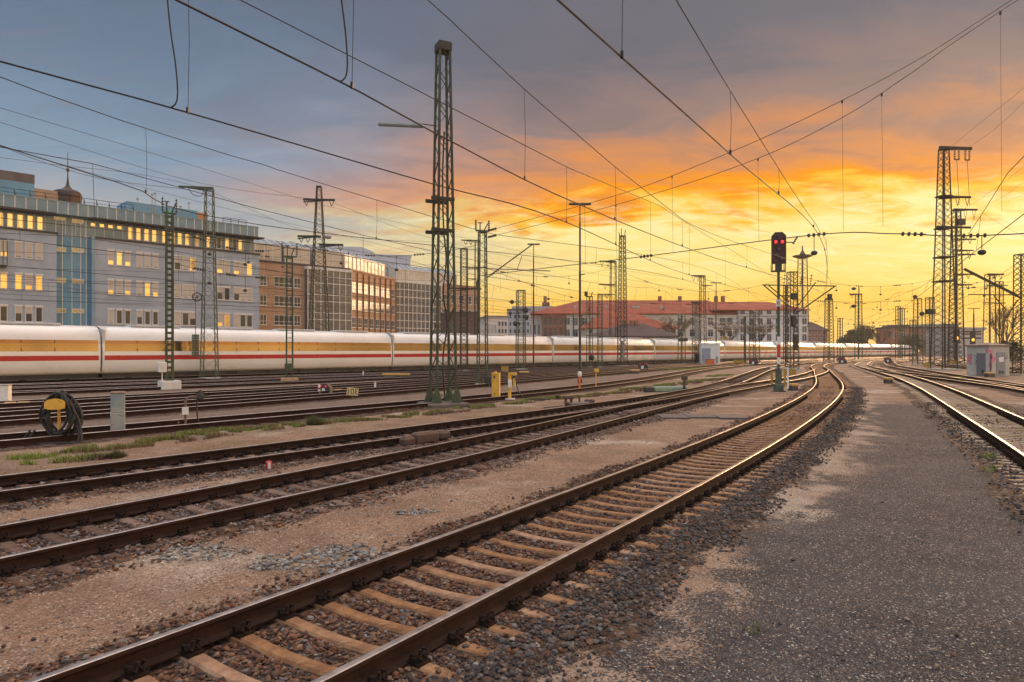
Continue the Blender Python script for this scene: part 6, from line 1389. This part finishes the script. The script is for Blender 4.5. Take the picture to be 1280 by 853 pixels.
def bush(name, label, cat, px, Y, py_top, w, m, seed, base_z=0, n=2600, leaf=.3, stems=True):
    x, y = XY(px, Y); H = ZZ(py_top, Y); root = thing(name, label, cat, (x, y, 0)); r = random.Random(seed); b = MB()
    cl = [(r.uniform(-.38, .38)*w, r.uniform(-.25, .25)*w, H*r.uniform(.3, .78), r.uniform(.14, .26)*min(w, H*1.4)) for _ in range(11)]
    for _ in range(n):
        cx, cy, cz, rad = r.choice(cl); d = Vector((r.gauss(0, 1), r.gauss(0, 1), r.gauss(0, 1))).normalized()*rad*(r.random()**.4)*r.uniform(.8, 1.15); p = Vector((cx, cy, cz))+d
        if p.z < .05: continue
        a = Vector((r.uniform(-1, 1), r.uniform(-1, 1), r.uniform(-1, 1))).normalized()*leaf; c_ = a.cross(Vector((r.uniform(-1, 1), r.uniform(-1, 1), r.uniform(-1, 1)))).normalized()*leaf*.6; b.quad(p, p+a, p+a+c_, p+c_)
    b.build('foliage', m, root)
    if stems:
        s = MB()
        for cx, cy, cz, rad in cl: s.tube([(cx*.2, cy*.2, 0), (cx*.6, cy*.6, cz*.6), (cx, cy, cz)], .03*H/3, 4)
        s.build('stem', BARK, root)
bush('shrub', 'dark evergreen shrub mass left of the red brick block', 'shrub', 1078, 265, 401, 11, LEAFD, 11, n=4200, leaf=.5)
bush('shrub', 'lower dark evergreen shrub near the far brick house', 'shrub', 1062, 255, 411, 8, LEAFD, 12, n=2600, leaf=.5)
bush('shrub', 'dull green shrub between the far brick block and the train', 'shrub', 1140, 250, 417, 10, LEAFD, 13, n=2000, leaf=.45)
bush('shrub', 'yellow flowering shrub just behind the white kiosk', 'shrub', 893, 145, 419, 5.5, LEAFY, 14, n=1900, leaf=.28)
bush('shrub', 'dark shrub right behind the graffiti hut', 'shrub', 1249, 105, 421, 4, LEAFD, 15, n=2200, leaf=.22)
bush('shrub', 'low dark shrub between the edge mast and the hut', 'shrub', 1268, 110, 427, 4.2, LEAFD, 17, n=1500, leaf=.2)
WEED = mat('weed_leaf', (.075, .085, .035), (.11, .11, .045), 8, .8)
for px, py, w, h, lb in ((393, 531, .75, .34, 'largest round green weed bush on the verge'), (120, 574, .5, .14, 'flat weed in front of the hose stand'), (145, 572, .45, .18, 'weed in front of the concrete post'), (340, 535, .3, .12, 'small weed left of the round weed bush'), (697, 499, .35, .22, 'dark weed left of the lever stand')):
    x, y = G(px, py); root = thing('weed', lb, 'weed', (x, y, 0)); b = MB(); r = random.Random(px)
    for _ in range(500):
        a = r.uniform(0, 6.28); t = r.random()**.6; q = Vector((math.cos(a)*w*.5*t, math.sin(a)*w*.5*t, 0)); tip = q*1.25+Vector((r.uniform(-.05, .05), r.uniform(-.05, .05), h*(1-.55*t*t)*r.uniform(.7, 1.1))); s = Vector((math.sin(a), -math.cos(a), 0))*.009; b._add([q*.7-s, q*.7+s, tip], [(0, 1, 2)])
    b.build('leaf_tuft', WEED, root)
def grass(name, label, patches, m, h0, n_per, seed):
    r = np.random.default_rng(seed); V = []; 
    for px, py, wx, wy, dn in patches:
        x, y = G(px, py); n = int(n_per*dn*wx*wy*4); a = r.uniform(0, 6.28, n); q = np.sqrt(r.random(n)); u = q*np.cos(a)*wx; v = q*np.sin(a)*wy
        P = np.column_stack([x+.62*u-.78*v, y+.78*u+.62*v]); keep = vnoise(P, 2.2, 51)+.4*vnoise(P, 7, 52) > .71; P = P[keep]
        h = h0*r.uniform(.4, 1.2, len(P)); an = r.uniform(0, 6.28, len(P)); ln = r.uniform(.2, .8, len(P))*h; w = .006+.0004*y
        bx, by = np.cos(an)*w, np.sin(an)*w; tx, ty = P[:, 0]+np.sin(an)*ln, P[:, 1]-np.cos(an)*ln
        V.append(np.stack([np.column_stack([P[:, 0]-bx, P[:, 1]-by, 0*h-.01]), np.column_stack([P[:, 0]+bx, P[:, 1]+by, 0*h-.01]), np.column_stack([tx, ty, h])], 1))
    V = np.concatenate(V).reshape(-1, 3); n = len(V)//3; me = bpy.data.meshes.new(name); me.vertices.add(len(V)); me.vertices.foreach_set('co', V.astype(np.float32).ravel()); me.loops.add(len(V)); me.loops.foreach_set('vertex_index', np.arange(len(V), dtype=np.int32)); me.polygons.add(n); me.polygons.foreach_set('loop_start', (np.arange(n)*3).astype(np.int32)); me.update(calc_edges=True); me.materials.append(m)
    o = bpy.data.objects.new(name, me); COL.objects.link(o); tag(o, label, None, None, 'stuff')
GP = [(20, 574, .8, .35, 1), (60, 577, .5, .3, .9), (105, 574, .6, .35, .9), (150, 558, 1.3, .5, 1.3), (190, 553, 1.2, .45, 1.3), (225, 548, 1.3, .5, 1), (265, 540, 1.0, .4, 1), (330, 537, 1.6, .4, .8), (370, 532, 1.2, .4, .8), (440, 526, 1.6, .4, .8), (490, 522, 1.8, .5, .9), (535, 517, 1.6, .5, .9), (590, 510, 1.4, .4, .9),
      (640, 505, 1.2, .3, .6), (675, 500, 1.6, .4, .9), (720, 497, 1.5, .4, .9), (760, 492, 2.0, .5, 1), (800, 486, 2.4, .6, 1), (840, 481, 2.4, .6, .9), (880, 476, 3, .6, .8), (900, 470, 3, .6, .8), (1240, 573, .4, .2, .5), (1236, 588, .35, .15, .8), (640, 470, 9, .6, .4), (740, 467, 9, .8, .5), (850, 462, 9, .8, .5), (950, 780, .25, .1, .5), (1200, 473, 3, .4, .5)]
grass('grass', 'bright green grass growing in patches along the verge', GP, mat('grass_blade', (.16, .23, .03), (.22, .26, .05), 3, .8, c3=(.28, .26, .08)), .1, 1000, 61)
grass('dry_weeds', 'reddish dry stalks mixed into the grass of the verge', [(p[0]+14, p[1]-1, p[2]*1.3, p[3]*1.2, p[4]) for p in GP[2:20]]+[(500, 514, 1.5, .4, 1.3), (915, 478, 3, .8, 1.2)], mat('dry_stalk', (.2, .11, .07), (.15, .09, .06), 3, .9), .11, 380, 62)


# ------------------------------------------------------------ evening air
def haze():
    b = MB(); b.b0(-420, 520, -60, 560, -1.2, 64); m = bpy.data.materials.new('haze_air'); m.use_nodes = True; nt = m.node_tree
    nt.nodes.remove(nt.nodes['Principled BSDF']); v = nt.nodes.new('ShaderNodeVolumePrincipled'); v.inputs['Color'].default_value = (1, .93, .85, 1); v.inputs['Density'].default_value = .0002; v.inputs['Anisotropy'].default_value = .4
    nt.links.new(v.outputs[0], nt.nodes['Material Output'].inputs['Volume'])
    o = b.build('haze', m); tag(o, 'thin warm evening haze over the whole rail yard', None, None, 'stuff')
haze()
